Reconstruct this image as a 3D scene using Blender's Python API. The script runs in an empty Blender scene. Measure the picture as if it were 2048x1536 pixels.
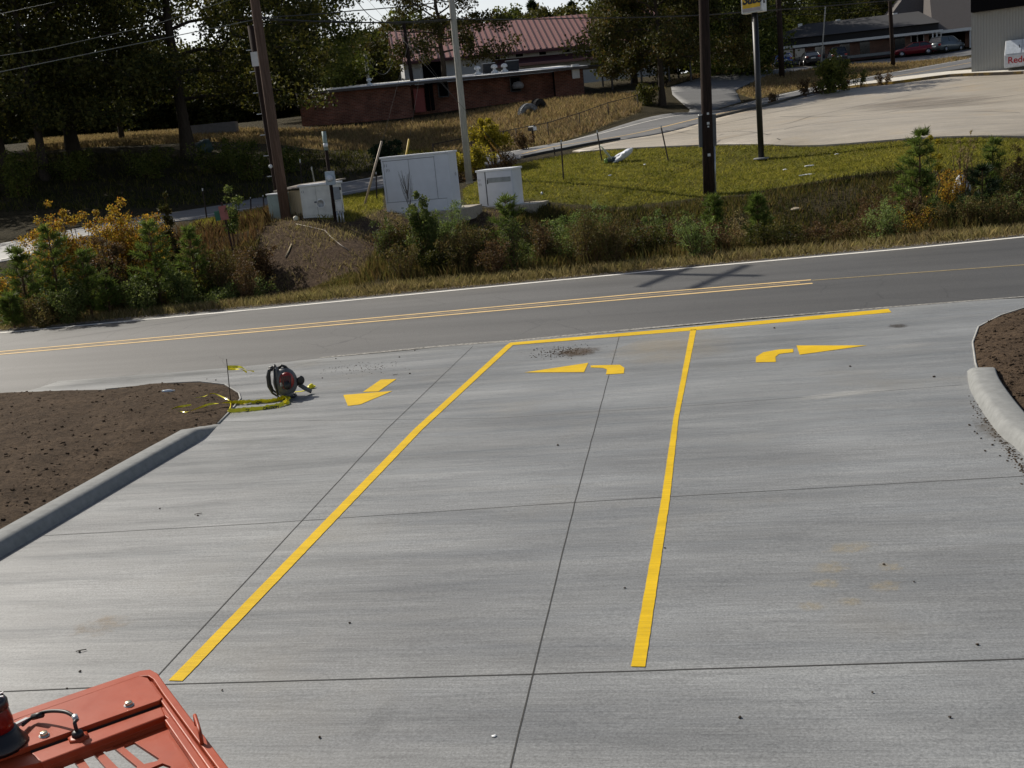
import bpy, bmesh, math, random
import numpy as np
from mathutils import Vector, Matrix
from mathutils.geometry import delaunay_2d_cdt

S = bpy.context.scene
COL = S.collection
# ------------------------------------------------------------------ camera
FPX, CAMH, HY = 2200.0, 3.8, 270.0
ROLL = math.atan(.1)
PITCH = math.atan((768-HY)*math.cos(ROLL)/FPX)
FW = np.array([0, math.cos(PITCH), -math.sin(PITCH)])
_R0 = np.array([1., 0, 0]); _U0 = np.array([0, math.sin(PITCH), math.cos(PITCH)])
RT = _R0*math.cos(ROLL)-_U0*math.sin(ROLL)
UP = _R0*math.sin(ROLL)+_U0*math.cos(ROLL)
CP = np.array([0, 0, CAMH])
cam = bpy.data.cameras.new('camera'); camo = bpy.data.objects.new('camera', cam); COL.objects.link(camo)
cam.sensor_width = 36; cam.lens = 36*FPX/2048; cam.clip_start = .05; cam.clip_end = 3000
camo.matrix_world = Matrix(((RT[0], UP[0], -FW[0], CP[0]), (RT[1], UP[1], -FW[1], CP[1]), (RT[2], UP[2], -FW[2], CP[2]), (0, 0, 0, 1)))
S.camera = camo
# ------------------------------------------------------------------ light
SUN_EL, SUN_AZ = math.radians(40), math.radians(-46)      # azimuth clockwise from +Y
W = bpy.data.worlds.new('World'); S.world = W; W.use_nodes = True
nt = W.node_tree; nt.nodes.clear()
sky = nt.nodes.new('ShaderNodeTexSky'); sky.sky_type = 'NISHITA'; sky.sun_disc = False
sky.sun_elevation = SUN_EL; sky.sun_rotation = SUN_AZ; sky.dust_density = 2.5; sky.air_density = 1.0; sky.ozone_density = 1.0
bg = nt.nodes.new('ShaderNodeBackground'); bg.inputs[1].default_value = .062
out = nt.nodes.new('ShaderNodeOutputWorld')
tcw = nt.nodes.new('ShaderNodeTexCoord'); sxw = nt.nodes.new('ShaderNodeSeparateXYZ'); nt.links.new(tcw.outputs['Generated'], sxw.inputs[0])
crw = nt.nodes.new('ShaderNodeValToRGB'); crw.color_ramp.elements[0].position = 0; crw.color_ramp.elements[0].color = (.85, .85, .85, 1); crw.color_ramp.elements[1].position = .28; crw.color_ramp.elements[1].color = (0, 0, 0, 1)
nt.links.new(sxw.outputs['Z'], crw.inputs[0]); nzw = nt.nodes.new('ShaderNodeTexNoise'); nzw.inputs['Scale'].default_value = 3; nzw.inputs['Detail'].default_value = 6; nt.links.new(tcw.outputs['Generated'], nzw.inputs[0])
mlw = nt.nodes.new('ShaderNodeMath'); mlw.operation = 'MULTIPLY'; nt.links.new(crw.outputs[0], mlw.inputs[0]); mrw = nt.nodes.new('ShaderNodeMapRange'); mrw.inputs[1].default_value = .3; mrw.inputs[2].default_value = .6; mrw.inputs[3].default_value = .75; nt.links.new(nzw.outputs[0], mrw.inputs[0]); nt.links.new(mrw.outputs[0], mlw.inputs[1])
mxw = nt.nodes.new('ShaderNodeMixRGB'); mxw.inputs[2].default_value = (18, 18.6, 19, 1); nt.links.new(mlw.outputs[0], mxw.inputs[0]); nt.links.new(sky.outputs[0], mxw.inputs[1])    # thin bright cloud low in the sky
nt.links.new(mxw.outputs[0], bg.inputs[0]); nt.links.new(bg.outputs[0], out.inputs[0])
sl = bpy.data.lights.new('sun', 'SUN'); sl.energy = 4.5; sl.angle = math.radians(.5); sl.color = (1, .94, .84)
so = bpy.data.objects.new('sun', sl); COL.objects.link(so)
sd = Vector((math.sin(SUN_AZ)*math.cos(SUN_EL), math.cos(SUN_AZ)*math.cos(SUN_EL), math.sin(SUN_EL)))
so.rotation_euler = sd.to_track_quat('Z', 'Y').to_euler(); so.location = (-60, 60, 80)
S.view_settings.view_transform = 'Standard'; S.view_settings.look = 'None'
S.view_settings.exposure = 0.22; S.view_settings.gamma = 1.0
S.cycles.max_bounces = 6; S.cycles.transparent_max_bounces = 6
rng = np.random.default_rng(7)

# ------------------------------------------------------------------ rays and terrain
def ray(px, py): return FW+RT*(px-1024)/FPX-UP*(py-768)/FPX
def onY(px, py, Y):
    d = ray(px, py); return CP+d*(Y/d[1])
def onz(px, py, z):
    d = ray(px, py); return CP+d*((z-CAMH)/d[2])
def proj(P):
    q = np.asarray(P, float)-CP; return 1024+FPX*(q@RT)/(q@FW), 768-FPX*(q@UP)/(q@FW)
AZ = math.radians(11.994); K1, K2 = .012626, .015
ux, uy = math.cos(AZ), -math.sin(AZ); vx, vy = math.sin(AZ), math.cos(AZ)
W0, SE = 22.0, .022                                     # road edge, super-elevation
def uvw(X, Y):
    u = X*ux+Y*uy; v = X*vx+Y*vy; return u, v, v-.05*u
def near(X, Y):
    u, v, w = uvw(X, Y)
    return -K1*v+K2*np.clip(u, -45, 30)+np.clip(w-W0, 0, 14)*(K1+SE)
W1 = 29.9                                               # far road edge (refined below)
def unuv(u, v): return u*ux+v*vx, u*uy+v*vy
def hit_near(px, py):
    d = ray(px, py); t = np.arange(2, 80, .05)
    P = CP+d*t[:, None]; h = P[:, 2]-near(P[:, 0], P[:, 1]); i = int(np.argmax(h < 0))
    a = h[i-1]/(h[i-1]-h[i]); return P[i-1]*(1-a)+P[i]*a
wl = [uvw(*hit_near(px, py)[:2])[2] for px, py in [(0, 664), (512, 617), (1300, 541), (1812, 495.5), (2048, 472)]]
W1 = float(np.mean(wl))
ctl = [  # px, py, depth
 (650,560,33.6),(650,500,35.6),(650,455,38),(560,455,39),(830,432,40.6),(1000,412,42.5),(938,366,50),(1418,388,42),(1523,320,50),
 (750,470,38),(480,440,45),(300,470,43),(720,420,46),(1100,400,43),(1250,400,42),(1200,340,50),(1300,330,50),(1050,350,52),
 (1650,372,38.5),(1800,372,36),(1950,385,34.5),(1700,330,43),(2048,400,33.5),(2048,330,38),(1160,304,58),(1405,291,54),(1536,291,51),(1806,280,47),(2048,275,44),
 (1240,281,68),(1430,237,78),(1536,213,83),(1661,183,86),(1786,168,86),(1898,154,84),(2048,148,80),(1450,265,66),(1750,225,66),(1950,210,62),
 (1160,276,78),(1410,224,90),(1515,200,95),(1625,175,100),(1773,147,105),(1941,116,110),(1035,301,70),(1044,315,64),(720,355,66),(700,388,61),
 (340,427,54),(400,439,50),(0,487,50),(0,525,45),(90,342,68),(90,420,58),(375,315,76),(250,385,64),(250,290,88),(90,300,82),
 (600,250,108),(1170,192,108),(850,240,103),(800,300,85),(600,300,82),(1065,225,94),(1250,215,90),(1325,212,94),(1280,200,100),
 (1450,150,118),(1560,133,130),(1930,98,130),(1600,150,114),(1800,130,118)]
pts = [onY(*c) for c in ctl]
Wn = W1+1.0
for u in np.arange(-48, 34, 6.):
    for w in (Wn, Wn+1.6):
        X, Y = unuv(u, w+.05*u); pts.append((X, Y, near(X, Y)))
for u in (-45, -39, -33, -27, -22, -17, -13, 0, 4, 8, 12, 17, 22, 28, 34):           # ditch
    X, Y = unuv(u, Wn+3.1+.05*u); pts.append((X, Y, near(X, Y)-(.75 if u > -5 else .35)))
for u, dz in ((-8, .4), (-4, .5), (0, .5), (4, .55), (8, .6), (12, .6), (16, .6)):
    X, Y = unuv(u, Wn+5.6+.05*u); pts.append((X, Y, near(X, Y)-dz))
for X, Y, z in [(-50,50,.9),(-50,75,4.2),(-70,90,6),(-70,140,8),(-60,120,8),(0,150,9),(-40,160,9),(60,150,9.5),(90,150,10),(100,100,8),(100,60,5),(70,45,3.5),(60,80,6),(45,32,1.2),
                (0,200,10),(-100,200,10),(100,200,11),(-90,60,3),(0,130,8.6),(-30,130,8.2),(60,32,1.5),(85,30,2),(-85,30,-.5),(-60,36,-.3)]:
    pts.append((X, Y, z))
CT = np.array(pts, float)
def _phi(r2): return .5*r2*np.log(r2+1e-9)
def _tps(C, lam=.6):
    n = len(C); A = np.zeros((n+3, n+3)); d = C[:, None, :2]-C[None, :, :2]
    A[:n, :n] = _phi((d**2).sum(-1))+np.eye(n)*lam
    A[:n, n] = 1; A[:n, n+1:] = C[:, :2]; A[n, :n] = 1; A[n+1:, :n] = C[:, :2].T
    b = np.zeros(n+3); b[:n] = C[:, 2]; return np.linalg.solve(A, b)
TW = _tps(CT)
def tps(X, Y):
    X = np.asarray(X, float); Y = np.asarray(Y, float); sh = X.shape
    X = np.clip(X.ravel(), -105, 110); Y = np.clip(Y.ravel(), 20, 210); o = np.empty(len(X))
    for i in range(0, len(X), 20000):
        x, y = X[i:i+20000], Y[i:i+20000]
        r2 = (x[:, None]-CT[None, :, 0])**2+(y[:, None]-CT[None, :, 1])**2
        o[i:i+20000] = _phi(r2)@TW[:-3]+TW[-3]+TW[-2]*x+TW[-1]*y
    return o.reshape(sh)
def g(X, Y):
    X = np.asarray(X, float); Y = np.asarray(Y, float)
    _, _, w = uvw(X, Y); s = np.clip((w-W1-.7)/1.6, 0, 1); s = s*s*(3-2*s)
    return near(X, Y)*(1-s)+tps(X, Y)*s
def hit(px, py, t0=1.5, t1=260):
    d = ray(px, py); t = np.concatenate([np.arange(t0, 60, .08), np.arange(60, t1, .2)])
    P = CP+d*t[:, None]; h = P[:, 2]-g(P[:, 0], P[:, 1]); i = int(np.argmax(h < 0))
    if i == 0: return P[-1]
    a = h[i-1]/(h[i-1]-h[i]); return P[i-1]*(1-a)+P[i]*a
def at(px, Y):
    X = (px-1024)/FPX*Y
    for _ in range(8):
        x, y = proj((X, Y, float(g(X, Y)))); X += (px-x)/FPX*Y
    return np.array([X, Y, float(g(X, Y))])
def topz(P, py):
    lo, hi = P[2], P[2]+40
    for _ in range(30):
        m = (lo+hi)/2
        if proj((P[0], P[1], m))[1] > py: lo = m
        else: hi = m
    return lo

# ------------------------------------------------------------------ node helpers
class NT:
    def __init__(s, name):
        s.m = bpy.data.materials.new(name); s.m.use_nodes = True; s.t = s.m.node_tree
        s.p = s.t.nodes['Principled BSDF']; s.o = s.t.nodes['Material Output']
        s._c = None
    def n(s, ty, **kw):
        x = s.t.nodes.new('ShaderNode'+ty)
        for k, v in kw.items():
            if k in ('operation', 'blend_type', 'data_type', 'noise_dimensions', 'feature', 'attribute_name', 'wave_type', 'bands_direction', 'musgrave_type'): setattr(x, k, v)
        return x
    def L(s, a, b): s.t.links.new(a, b)
    def coord(s, scale=(1, 1, 1), rot=0, kind='Object'):
        c = s.n('TexCoord'); m = s.n('Mapping'); m.inputs['Scale'].default_value = scale; m.inputs['Rotation'].default_value = (0, 0, rot)
        if kind == 'World':
            ge = s.n('NewGeometry'); m0 = s.n('Mapping'); m0.inputs['Rotation'].default_value = (0, 0, rot); m.inputs['Rotation'].default_value = (0, 0, 0)
            s.L(ge.outputs['Position'], m0.inputs[0]); s.L(m0.outputs[0], m.inputs[0])
        else: s.L(c.outputs[kind], m.inputs[0])
        return m.outputs[0]
    def noise(s, co, sc, det=4, rough=.6):
        x = s.n('TexNoise'); x.inputs['Scale'].default_value = sc; x.inputs['Detail'].default_value = det; x.inputs['Roughness'].default_value = rough
        s.L(co, x.inputs['Vector']); return x.outputs[0]
    def ramp(s, f, stops):
        x = s.n('ValToRGB'); e = x.color_ramp.elements
        while len(e) < len(stops): e.new(.5)
        for i, (p, c) in enumerate(stops):
            e[i].position = p; e[i].color = (*c, 1) if len(c) == 3 else c
        s.L(f, x.inputs[0]); return x.outputs[0]
    def gr(s, f, a, b): return s.ramp(f, [(a, (0, 0, 0)), (b, (1, 1, 1))])
    def mix(s, f, a, b, mode='MIX'):
        x = s.n('MixRGB', blend_type=mode)
        for i, v in enumerate((f, a, b)):
            if isinstance(v, (int, float)): x.inputs[i].default_value = v
            elif isinstance(v, tuple): x.inputs[i].default_value = (*v, 1)
            else: s.L(v, x.inputs[i])
        return x.outputs[0]
    def math(s, op, a, b):
        x = s.n('Math', operation=op)
        for i, v in enumerate((a, b)):
            if isinstance(v, (int, float)): x.inputs[i].default_value = v
            else: s.L(v, x.inputs[i])
        return x.outputs[0]
    def bump(s, h, st=.3, dist=.02):
        x = s.n('Bump'); x.inputs['Strength'].default_value = st; x.inputs['Distance'].default_value = dist
        s.L(h, x.inputs['Height']); s.L(x.outputs[0], s.p.inputs['Normal'])
    def base(s, c):
        if isinstance(c, tuple): s.p.inputs['Base Color'].default_value = (*c, 1)
        else: s.L(c, s.p.inputs['Base Color'])
    def rough(s, r, spec=.5, metal=0):
        if isinstance(r, (int, float)): s.p.inputs['Roughness'].default_value = r
        else: s.L(r, s.p.inputs['Roughness'])
        s.p.inputs['Specular IOR Level'].default_value = spec; s.p.inputs['Metallic'].default_value = metal
def simple(name, c, rough=.6, metal=0, var=.15, sc=6, spec=.5, bump=0):
    m = NT(name); co = m.coord()
    n = m.noise(co, sc, 5)
    a = tuple(x*(1-var) for x in c); b = tuple(min(1, x*(1+var)) for x in c)
    m.base(m.ramp(n, [(.3, a), (.7, b)])); m.rough(rough, spec, metal)
    if bump: m.bump(m.noise(co, sc*4, 4), bump, .01)
    return m.m
def leafmat(name, cols, trans=.35, rough=.6, spec=.15):
    m = NT(name); ge = m.n('NewGeometry')
    st = [(i/max(1, len(cols)-1), c) for i, c in enumerate(cols)]
    c = m.ramp(ge.outputs['Random Per Island'], st)
    n = m.gr(m.noise(m.coord(), .9, 3), .35, .65)
    c = m.mix(.35, c, m.mix(n, tuple(x*.55 for x in cols[0]), tuple(min(1, x*1.25) for x in cols[-1])))
    m.base(c); m.rough(rough, spec)
    tr = m.n('BsdfTranslucent'); mx = m.n('MixShader'); mx.inputs[0].default_value = trans
    m.L(m.mix(1, c, (1., 1., .78), 'MULTIPLY'), tr.inputs[0])
    m.L(m.p.outputs[0], mx.inputs[1]); m.L(tr.outputs[0], mx.inputs[2]); m.L(mx.outputs[0], m.o.inputs[0])
    return m.m

# ------------------------------------------------------------------ object helpers
def tag(o, label=None, cat=None, group=None, kind=None):
    if label: o['label'] = label
    if cat: o['category'] = cat
    if group: o['group'] = group
    if kind: o['kind'] = kind
    return o
def thing(name, label, cat, loc=(0, 0, 0), rz=0, group=None):
    o = bpy.data.objects.new(name, None); COL.objects.link(o); o.empty_display_size = .2
    o.location = tuple(float(x) for x in loc); o.rotation_euler = (0, 0, rz)
    return tag(o, label, cat, group)
def link(name, me, mat, parent=None):
    o = bpy.data.objects.new(name, me); COL.objects.link(o)
    if mat is not None:
        for m in (mat if isinstance(mat, (list, tuple)) else [mat]): me.materials.append(m)
    if parent is not None: o.parent = parent
    return o
def npmesh(name, V, F):
    V = np.asarray(V, np.float32); F = np.asarray(F, np.int32); k = F.shape[1]
    me = bpy.data.meshes.new(name); me.vertices.add(len(V)); me.vertices.foreach_set('co', V.ravel())
    me.loops.add(F.size); me.loops.foreach_set('vertex_index', F.ravel())
    me.polygons.add(len(F)); me.polygons.foreach_set('loop_start', np.arange(0, F.size, k, dtype=np.int32))
    me.update(calc_edges=True); return me
def frame(a):
    a = Vector(a).normalized(); h = Vector((0, 0, 1)) if abs(a.z) < .9 else Vector((1, 0, 0))
    u = a.cross(h).normalized(); return u, a.cross(u).normalized()
class MB:
    def __init__(s): s.v = []; s.f = []; s.sm = []
    def add(s, V, F, smooth=False):
        b = len(s.v); s.v += [tuple(float(c) for c in x) for x in V]; s.f += [[b+i for i in f] for f in F]; s.sm += [smooth]*len(F); return s
    def box(s, c, d, rot=None):
        V = []
        for z in (-1, 1):
            for x, y in ((-1, -1), (1, -1), (1, 1), (-1, 1)):
                p = Vector((x*d[0]/2, y*d[1]/2, z*d[2]/2))
                if rot is not None: p = rot @ p
                V.append(p+Vector(c))
        return s.add(V, [[0, 3, 2, 1], [4, 5, 6, 7], [0, 1, 5, 4], [1, 2, 6, 5], [2, 3, 7, 6], [3, 0, 4, 7]])
    def bar(s, p, q, w, h):
        p, q = Vector(p), Vector(q); a = q-p; u, v = frame(a)
        R = Matrix((a.normalized(), u, v)).transposed(); return s.box((p+q)/2, (a.length, w, h), R)
    def tube(s, P, r, n=8, caps=True):
        P = [Vector(tuple(float(c) for c in p)) for p in P]; m = len(P); r = r if isinstance(r, (list, tuple, np.ndarray)) else [r]*m
        V = []; u0 = None
        for i, p in enumerate(P):
            t = (P[min(i+1, m-1)]-P[max(i-1, 0)])
            if t.length < 1e-9: t = Vector((0, 0, 1))
            t.normalize()
            if u0 is None: u0, w0 = frame(t)
            else:
                u0 = (u0-t*u0.dot(t)); u0.normalize(); 
            w0 = t.cross(u0)
            for k in range(n):
                a = 2*math.pi*k/n; V.append(p+(u0*math.cos(a)+w0*math.sin(a))*float(r[i]))
        F = [[i*n+k, i*n+(k+1) % n, (i+1)*n+(k+1) % n, (i+1)*n+k] for i in range(m-1) for k in range(n)]
        if caps: F += [list(range(n))[::-1], [(m-1)*n+k for k in range(n)]]
        return s.add(V, F, True)
    def lathe(s, prof, n=16, c=(0, 0, 0), M=None):
        V = []
        for r, z in prof:
            for k in range(n):
                a = 2*math.pi*k/n; p = Vector((r*math.cos(a), r*math.sin(a), z))
                if M is not None: p = M @ p
                V.append(p+Vector(c))
        m = len(prof)
        F = [[i*n+k, i*n+(k+1) % n, (i+1)*n+(k+1) % n, (i+1)*n+k] for i in range(m-1) for k in range(n)]
        F += [list(range(n))[::-1], [(m-1)*n+k for k in range(n)]]
        return s.add(V, F, True)
    def prism(s, poly, a, b):           # poly list of 3d points, extruded by vector
        n = len(poly); e = Vector(b)-Vector(a)
        V = [Vector(p) for p in poly]+[Vector(p)+e for p in poly]
        return s.add(V, [list(range(n))[::-1], [n+i for i in range(n)]]+[[i, (i+1) % n, n+(i+1) % n, n+i] for i in range(n)])
    def mesh(s, name):
        me = bpy.data.meshes.new(name); me.from_pydata(s.v, [], s.f); me.polygons.foreach_set('use_smooth', s.sm); me.update()
        bm = bmesh.new(); bm.from_mesh(me); bmesh.ops.recalc_face_normals(bm, faces=bm.faces); bm.to_mesh(me); bm.free()
        return me
    def obj(s, name, mat, parent=None, bevel=0, autosm=False):
        o = link(name, s.mesh(name), mat, parent)
        if bevel:
            b = o.modifiers.new('bevel', 'BEVEL'); b.width = bevel; b.segments = 2; b.limit_method = 'ANGLE'
        return o
def sheet(name, poly, zoff, mat, sp=1.0, skirt=.12, hf=None, holes=(), kind='structure', parent=None, label=None, z=None):
    """surface cut to a world polygon, laid on the terrain"""
    P = [np.array(p[:2], float) for p in poly]; dense = []
    for a, b in zip(P, P[1:]+P[:1]):
        k = max(1, int(np.linalg.norm(b-a)/sp)); dense += [a+(b-a)*i/k for i in range(k)]
    V = [Vector(p) for p in dense]; n = len(V); faces = [list(range(n))]
    for h in holes:
        b = len(V); V += [Vector(q[:2]) for q in h]; faces.append(list(range(b, len(V)))[::1])
    A = np.array(dense); lo, hi = A.min(0), A.max(0)
    xs = np.arange(lo[0]+sp/2, hi[0], sp); ys = np.arange(lo[1]+sp/2, hi[1], sp)
    X, Y = np.meshgrid(xs, ys); X = X.ravel(); Y = Y.ravel(); ok = inside(X, Y, A)
    V += [Vector((float(x), float(y))) for x, y in zip(X[ok], Y[ok])]
    r = delaunay_2d_cdt(V, [], faces[:1] if not holes else faces, 2 if holes else 1, 1e-5)
    v2 = np.array([tuple(v) for v in r[0]]); F = [list(f) for f in r[2]]
    if holes:
        keep = []
        for f in F:
            c = v2[f].mean(0)
            if not any(bool(inside(c[:1], c[1:], np.array([q[:2] for q in h]))[0]) for h in holes): keep.append(f)
        F = keep
    zz = (g(v2[:, 0], v2[:, 1]) if z is None else np.full(len(v2), z))+zoff
    if hf is not None: zz = zz+hf(v2[:, 0], v2[:, 1])
    V3 = [(a[0], a[1], b) for a, b in zip(v2, zz)]
    bm = bmesh.new(); vs = [bm.verts.new(p) for p in V3]
    for f in F:
        try: bm.faces.new([vs[i] for i in f])
        except ValueError: pass
    bmesh.ops.delete(bm, geom=[v for v in bm.verts if not v.link_faces], context='VERTS')
    for f in bm.faces:
        if f.normal.z < 0: f.normal_flip()
    bm.normal_update()
    for f in bm.faces:
        if f.normal.z < 0: f.normal_flip()
        f.smooth = True
    if skirt:
        be = [e for e in bm.edges if e.is_boundary]
        ex = bmesh.ops.extrude_edge_only(bm, edges=be)['geom']
        for v in [x for x in ex if isinstance(x, bmesh.types.BMVert)]: v.co.z -= skirt
        for f in [x for x in ex if isinstance(x, bmesh.types.BMFace)]: f.smooth = False
    me = bpy.data.meshes.new(name); bm.to_mesh(me); bm.free()
    o = link(name, me, mat, parent)
    if kind: tag(o, label, None, None, kind)
    return o
def inside(X, Y, A):
    r = np.zeros(len(X), bool); n = len(A); j = n-1
    for i in range(n):
        xi, yi, xj, yj = A[i][0], A[i][1], A[j][0], A[j][1]
        c = ((yi > Y) != (yj > Y)) & (X < (xj-xi)*(Y-yi)/((yj-yi) if yj != yi else 1e-9)+xi); r ^= c; j = i
    return r
def sdist(X, Y, A):
    """signed distance, positive inside"""
    d = np.full(len(X), 1e9)
    for i in range(len(A)):
        a, b = A[i-1][:2], A[i][:2]; e = np.array(b)-np.array(a); L = max(1e-9, e@e)
        t = np.clip(((X-a[0])*e[0]+(Y-a[1])*e[1])/L, 0, 1); d = np.minimum(d, np.hypot(X-a[0]-t*e[0], Y-a[1]-t*e[1]))
    return np.where(inside(X, Y, A), d, -d)
def H(*pp): return [hit(*p) for p in pp]
def strip(P, w):
    """constant width ribbon polygon round a world polyline"""
    P = [np.array(p[:2], float) for p in P]; Lf, Rg = [], []
    for i, p in enumerate(P):
        t = P[min(i+1, len(P)-1)]-P[max(i-1, 0)]; t /= np.linalg.norm(t); n = np.array([-t[1], t[0]])
        Lf.append(p+n*w/2); Rg.append(p-n*w/2)
    return Lf+Rg[::-1]
def smooth(pts, k=6):
    P_ = [np.array(p, float) for p in pts]; out = []
    for i in range(len(P_)-1):
        p0, p1, p2, p3 = P_[max(i-1, 0)], P_[i], P_[i+1], P_[min(i+2, len(P_)-1)]
        for j in range(k): s = j/k; out.append(.5*((2*p1)+(p2-p0)*s+(2*p0-5*p1+4*p2-p3)*s*s+(3*p1-p0-3*p2+p3)*s**3))
    out.append(P_[-1]); return out
def copytree(o, parent=None):
    c = o.copy(); COL.objects.link(c)
    if parent is not None: c.parent = parent
    for ch in list(o.children): copytree(ch, c)
    return c
def text(body, size, mat, parent, loc, rot, name='lettering', ext=.002, align='LEFT', shear=0, bold=0):
    c = bpy.data.curves.new(name, 'FONT'); c.body = body; c.size = size; c.extrude = ext; c.align_x = align; c.shear = shear; c.offset = bold
    o0 = bpy.data.objects.new(name, c); COL.objects.link(o0)
    dg = bpy.context.evaluated_depsgraph_get(); me = bpy.data.meshes.new_from_object(o0.evaluated_get(dg)); me.name = name
    bpy.data.objects.remove(o0); bpy.data.curves.remove(c); me.materials.clear()
    o = link(name, me, mat, parent); o.location = loc; o.rotation_euler = rot; return o

# ------------------------------------------------------------------ materials of the setting
def m_concrete(name, c0, streak=.25, joint_warm=0., fine=420, rot=-AZ, gloss=.5):
    m = NT(name); co = m.coord((1, 1, 1), -rot, 'World'); cs = m.coord((.28, 3.2, 1), -rot, 'World'); cf = m.coord((1.2, 30, 1), -rot, 'World')
    big = m.noise(co, .22, 4, .55); st = m.noise(cs, 1.0, 6, .62); fs = m.noise(cf, 1.6, 4, .6); fi = m.noise(co, fine/8, 3, .8)
    v = m.math('ADD', m.math('MULTIPLY', big, .45), m.math('MULTIPLY', m.noise(m.coord((.22, 1.3, 1), -rot, 'World'), 1.0, 5, .55), .55))
    lo = tuple(x*(1-streak) for x in c0); hi = tuple(x*(1+streak) for x in c0)
    c = m.ramp(v, [(.36, lo), (.5, c0), (.62, hi)])  # broad pale bands put the driveway's glare into the colour
    c = m.mix(.6, c, m.ramp(fs, [(.3, (.66, .66, .66)), (.7, (1.3, 1.3, 1.3))]), 'MULTIPLY')
    ms = m.noise(m.coord((.5, 11, 1), -rot, 'World'), 1.1, 5, .65); c = m.mix(.28, c, m.ramp(ms, [(.32, (.74, .74, .75)), (.68, (1.28, 1.28, 1.27))]), 'MULTIPLY')
    c = m.mix(.85, c, m.ramp(fi, [(.3, (.55, .55, .55)), (.7, (1.45, 1.45, 1.45))]), 'MULTIPLY')
    wp = m.gr(m.noise(co, .35, 5, .6), .56, .72)
    c = m.mix(m.math('MULTIPLY', wp, .35+joint_warm), c, (c0[0]*1.1, c0[1]*.97, c0[2]*.78))
    m.base(c); m.rough(m.ramp(st, [(.35, (gloss+.16,)*3), (.65, (gloss-.06,)*3)]), .5)
    m.bump(m.math('ADD', m.math('MULTIPLY', fs, .8), fi), .25, .004); return m.m
def m_asphalt(name, a, b, cracks=True):
    m = NT(name); co = m.coord((1, 1, 1), AZ+.05, 'World'); cs = m.coord((.12, 1.6, 1), AZ+.05, 'World')
    big = m.noise(cs, .8, 4, .55); fi = m.noise(co, 55, 3, .85); cx = m.n('SeparateXYZ'); m.L(co, cx.inputs[0])
    side = m.gr(m.math('ADD', m.math('MULTIPLY', cx.outputs[0], .035), m.math('MULTIPLY', m.noise(co, .15, 3), .5)), .0, .55)
    c = m.mix(side, a, b)
    c = m.mix(.7, c, m.ramp(big, [(.3, (.72, .72, .72)), (.7, (1.25, 1.25, 1.25))]), 'MULTIPLY')
    c = m.mix(.85, c, m.ramp(fi, [(.3, (.45, .45, .45)), (.55, (1, 1, 1)), (.75, (1.8, 1.75, 1.7))]), 'MULTIPLY')
    if cracks:
        vo = m.n('TexVoronoi', feature='DISTANCE_TO_EDGE'); vo.inputs['Scale'].default_value = .55
        wn = m.n('TexNoise'); wn.inputs['Scale'].default_value = 1.5; m.L(co, wn.inputs[0])
        m.L(m.mix(.35, co, wn.outputs['Color'], 'ADD'), vo.inputs['Vector'])
        ck = m.math('MULTIPLY', m.ramp(vo.outputs['Distance'], [(0, (1, 1, 1)), (.014, (0, 0, 0))]), m.gr(m.noise(co, .25, 2), .45, .6))
        c = m.mix(m.math('MULTIPLY', ck, .55), c, (.02, .02, .02))
    m.base(c); m.rough(.62, .45); m.bump(fi, .35, .006); return m.m
def m_dirt(name, a=(.04, .028, .019), b=(.12, .086, .057)):
    m = NT(name); co = m.coord((1, 1, 1), 0, 'World')
    n = m.noise(co, 1.1, 6, .7); f = m.noise(co, 14, 5, .75); pf = m.noise(co, 60, 2, .8)
    c = m.mix(m.gr(f, .35, .68), a, b); c = m.mix(.6, c, m.ramp(n, [(.35, (.6, .56, .52)), (.65, (1.25, 1.2, 1.15))]), 'MULTIPLY')
    c = m.mix(m.gr(pf, .72, .78), c, (.36, .29, .22)); m.base(c); m.rough(.95, .1)
    m.bump(m.math('ADD', f, m.math('MULTIPLY', pf, .4)), 1.0, .05); return m.m
def m_paint(name, c, wear=.35, under=(.3, .3, .29), sc=30):
    m = NT(name); co = m.coord((1, 1, 1), 0, 'World'); n = m.noise(co, sc, 5, .75); b = m.noise(co, 2.2, 4, .6)
    k = m.mix(m.gr(b, .35, .7), tuple(x*.82 for x in c), c)
    k = m.mix(m.math('MULTIPLY', m.gr(n, .62-.1*wear, .78), wear*1.6), k, under)
    fb = m.noise(m.coord((1.2, 34, 1), AZ, 'World'), 1.6, 4, .7); k = m.mix(.8, k, m.ramp(fb, [(.3, (.78, .76, .7)), (.65, (1.12, 1.12, 1.1))]), 'MULTIPLY')
    m.base(k); m.rough(.75, .2); m.bump(m.math('ADD', fb, n), .3, .004); return m.m
M = {}
M['drive'] = m_concrete('fresh concrete', (.188, .193, .193), .24, 0., 420, -AZ, .42)
M['curbm'] = simple('curb concrete', (.225, .23, .225), .9, 0, .14, 9, .15, .04)
M['lot'] = m_concrete('old concrete', (.33, .292, .235), .16, .2, 300, -AZ)
M['road'] = m_asphalt('asphalt', (.108, .106, .101), (.056, .055, .053))
M['road2'] = m_asphalt('far asphalt', (.16, .16, .16), (.13, .13, .13), False)
M['dirt'] = m_dirt('bare dirt'); M['gravel'] = m_dirt('gravel', (.2, .17, .14), (.42, .38, .33))
M['yellow'] = m_paint('yellow paint', (.66, .43, .006), .6, (.34, .27, .12), 60)
M['cream'] = m_paint('aged yellow paint', (.74, .53, .26), .35, (.16, .15, .14), 26)
M['cream2'] = m_paint('faint yellow paint', (.42, .33, .17), .9, (.1, .1, .1), 20)
M['white'] = m_paint('white paint', (.78, .76, .72), .3, (.2, .2, .2), 26)
M['joint'] = simple('joint sealant', (.035, .034, .032), .9)
M['foam'] = simple('pale joint edge', (.22, .21, .19), .9, 0, .75, 16)

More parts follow.
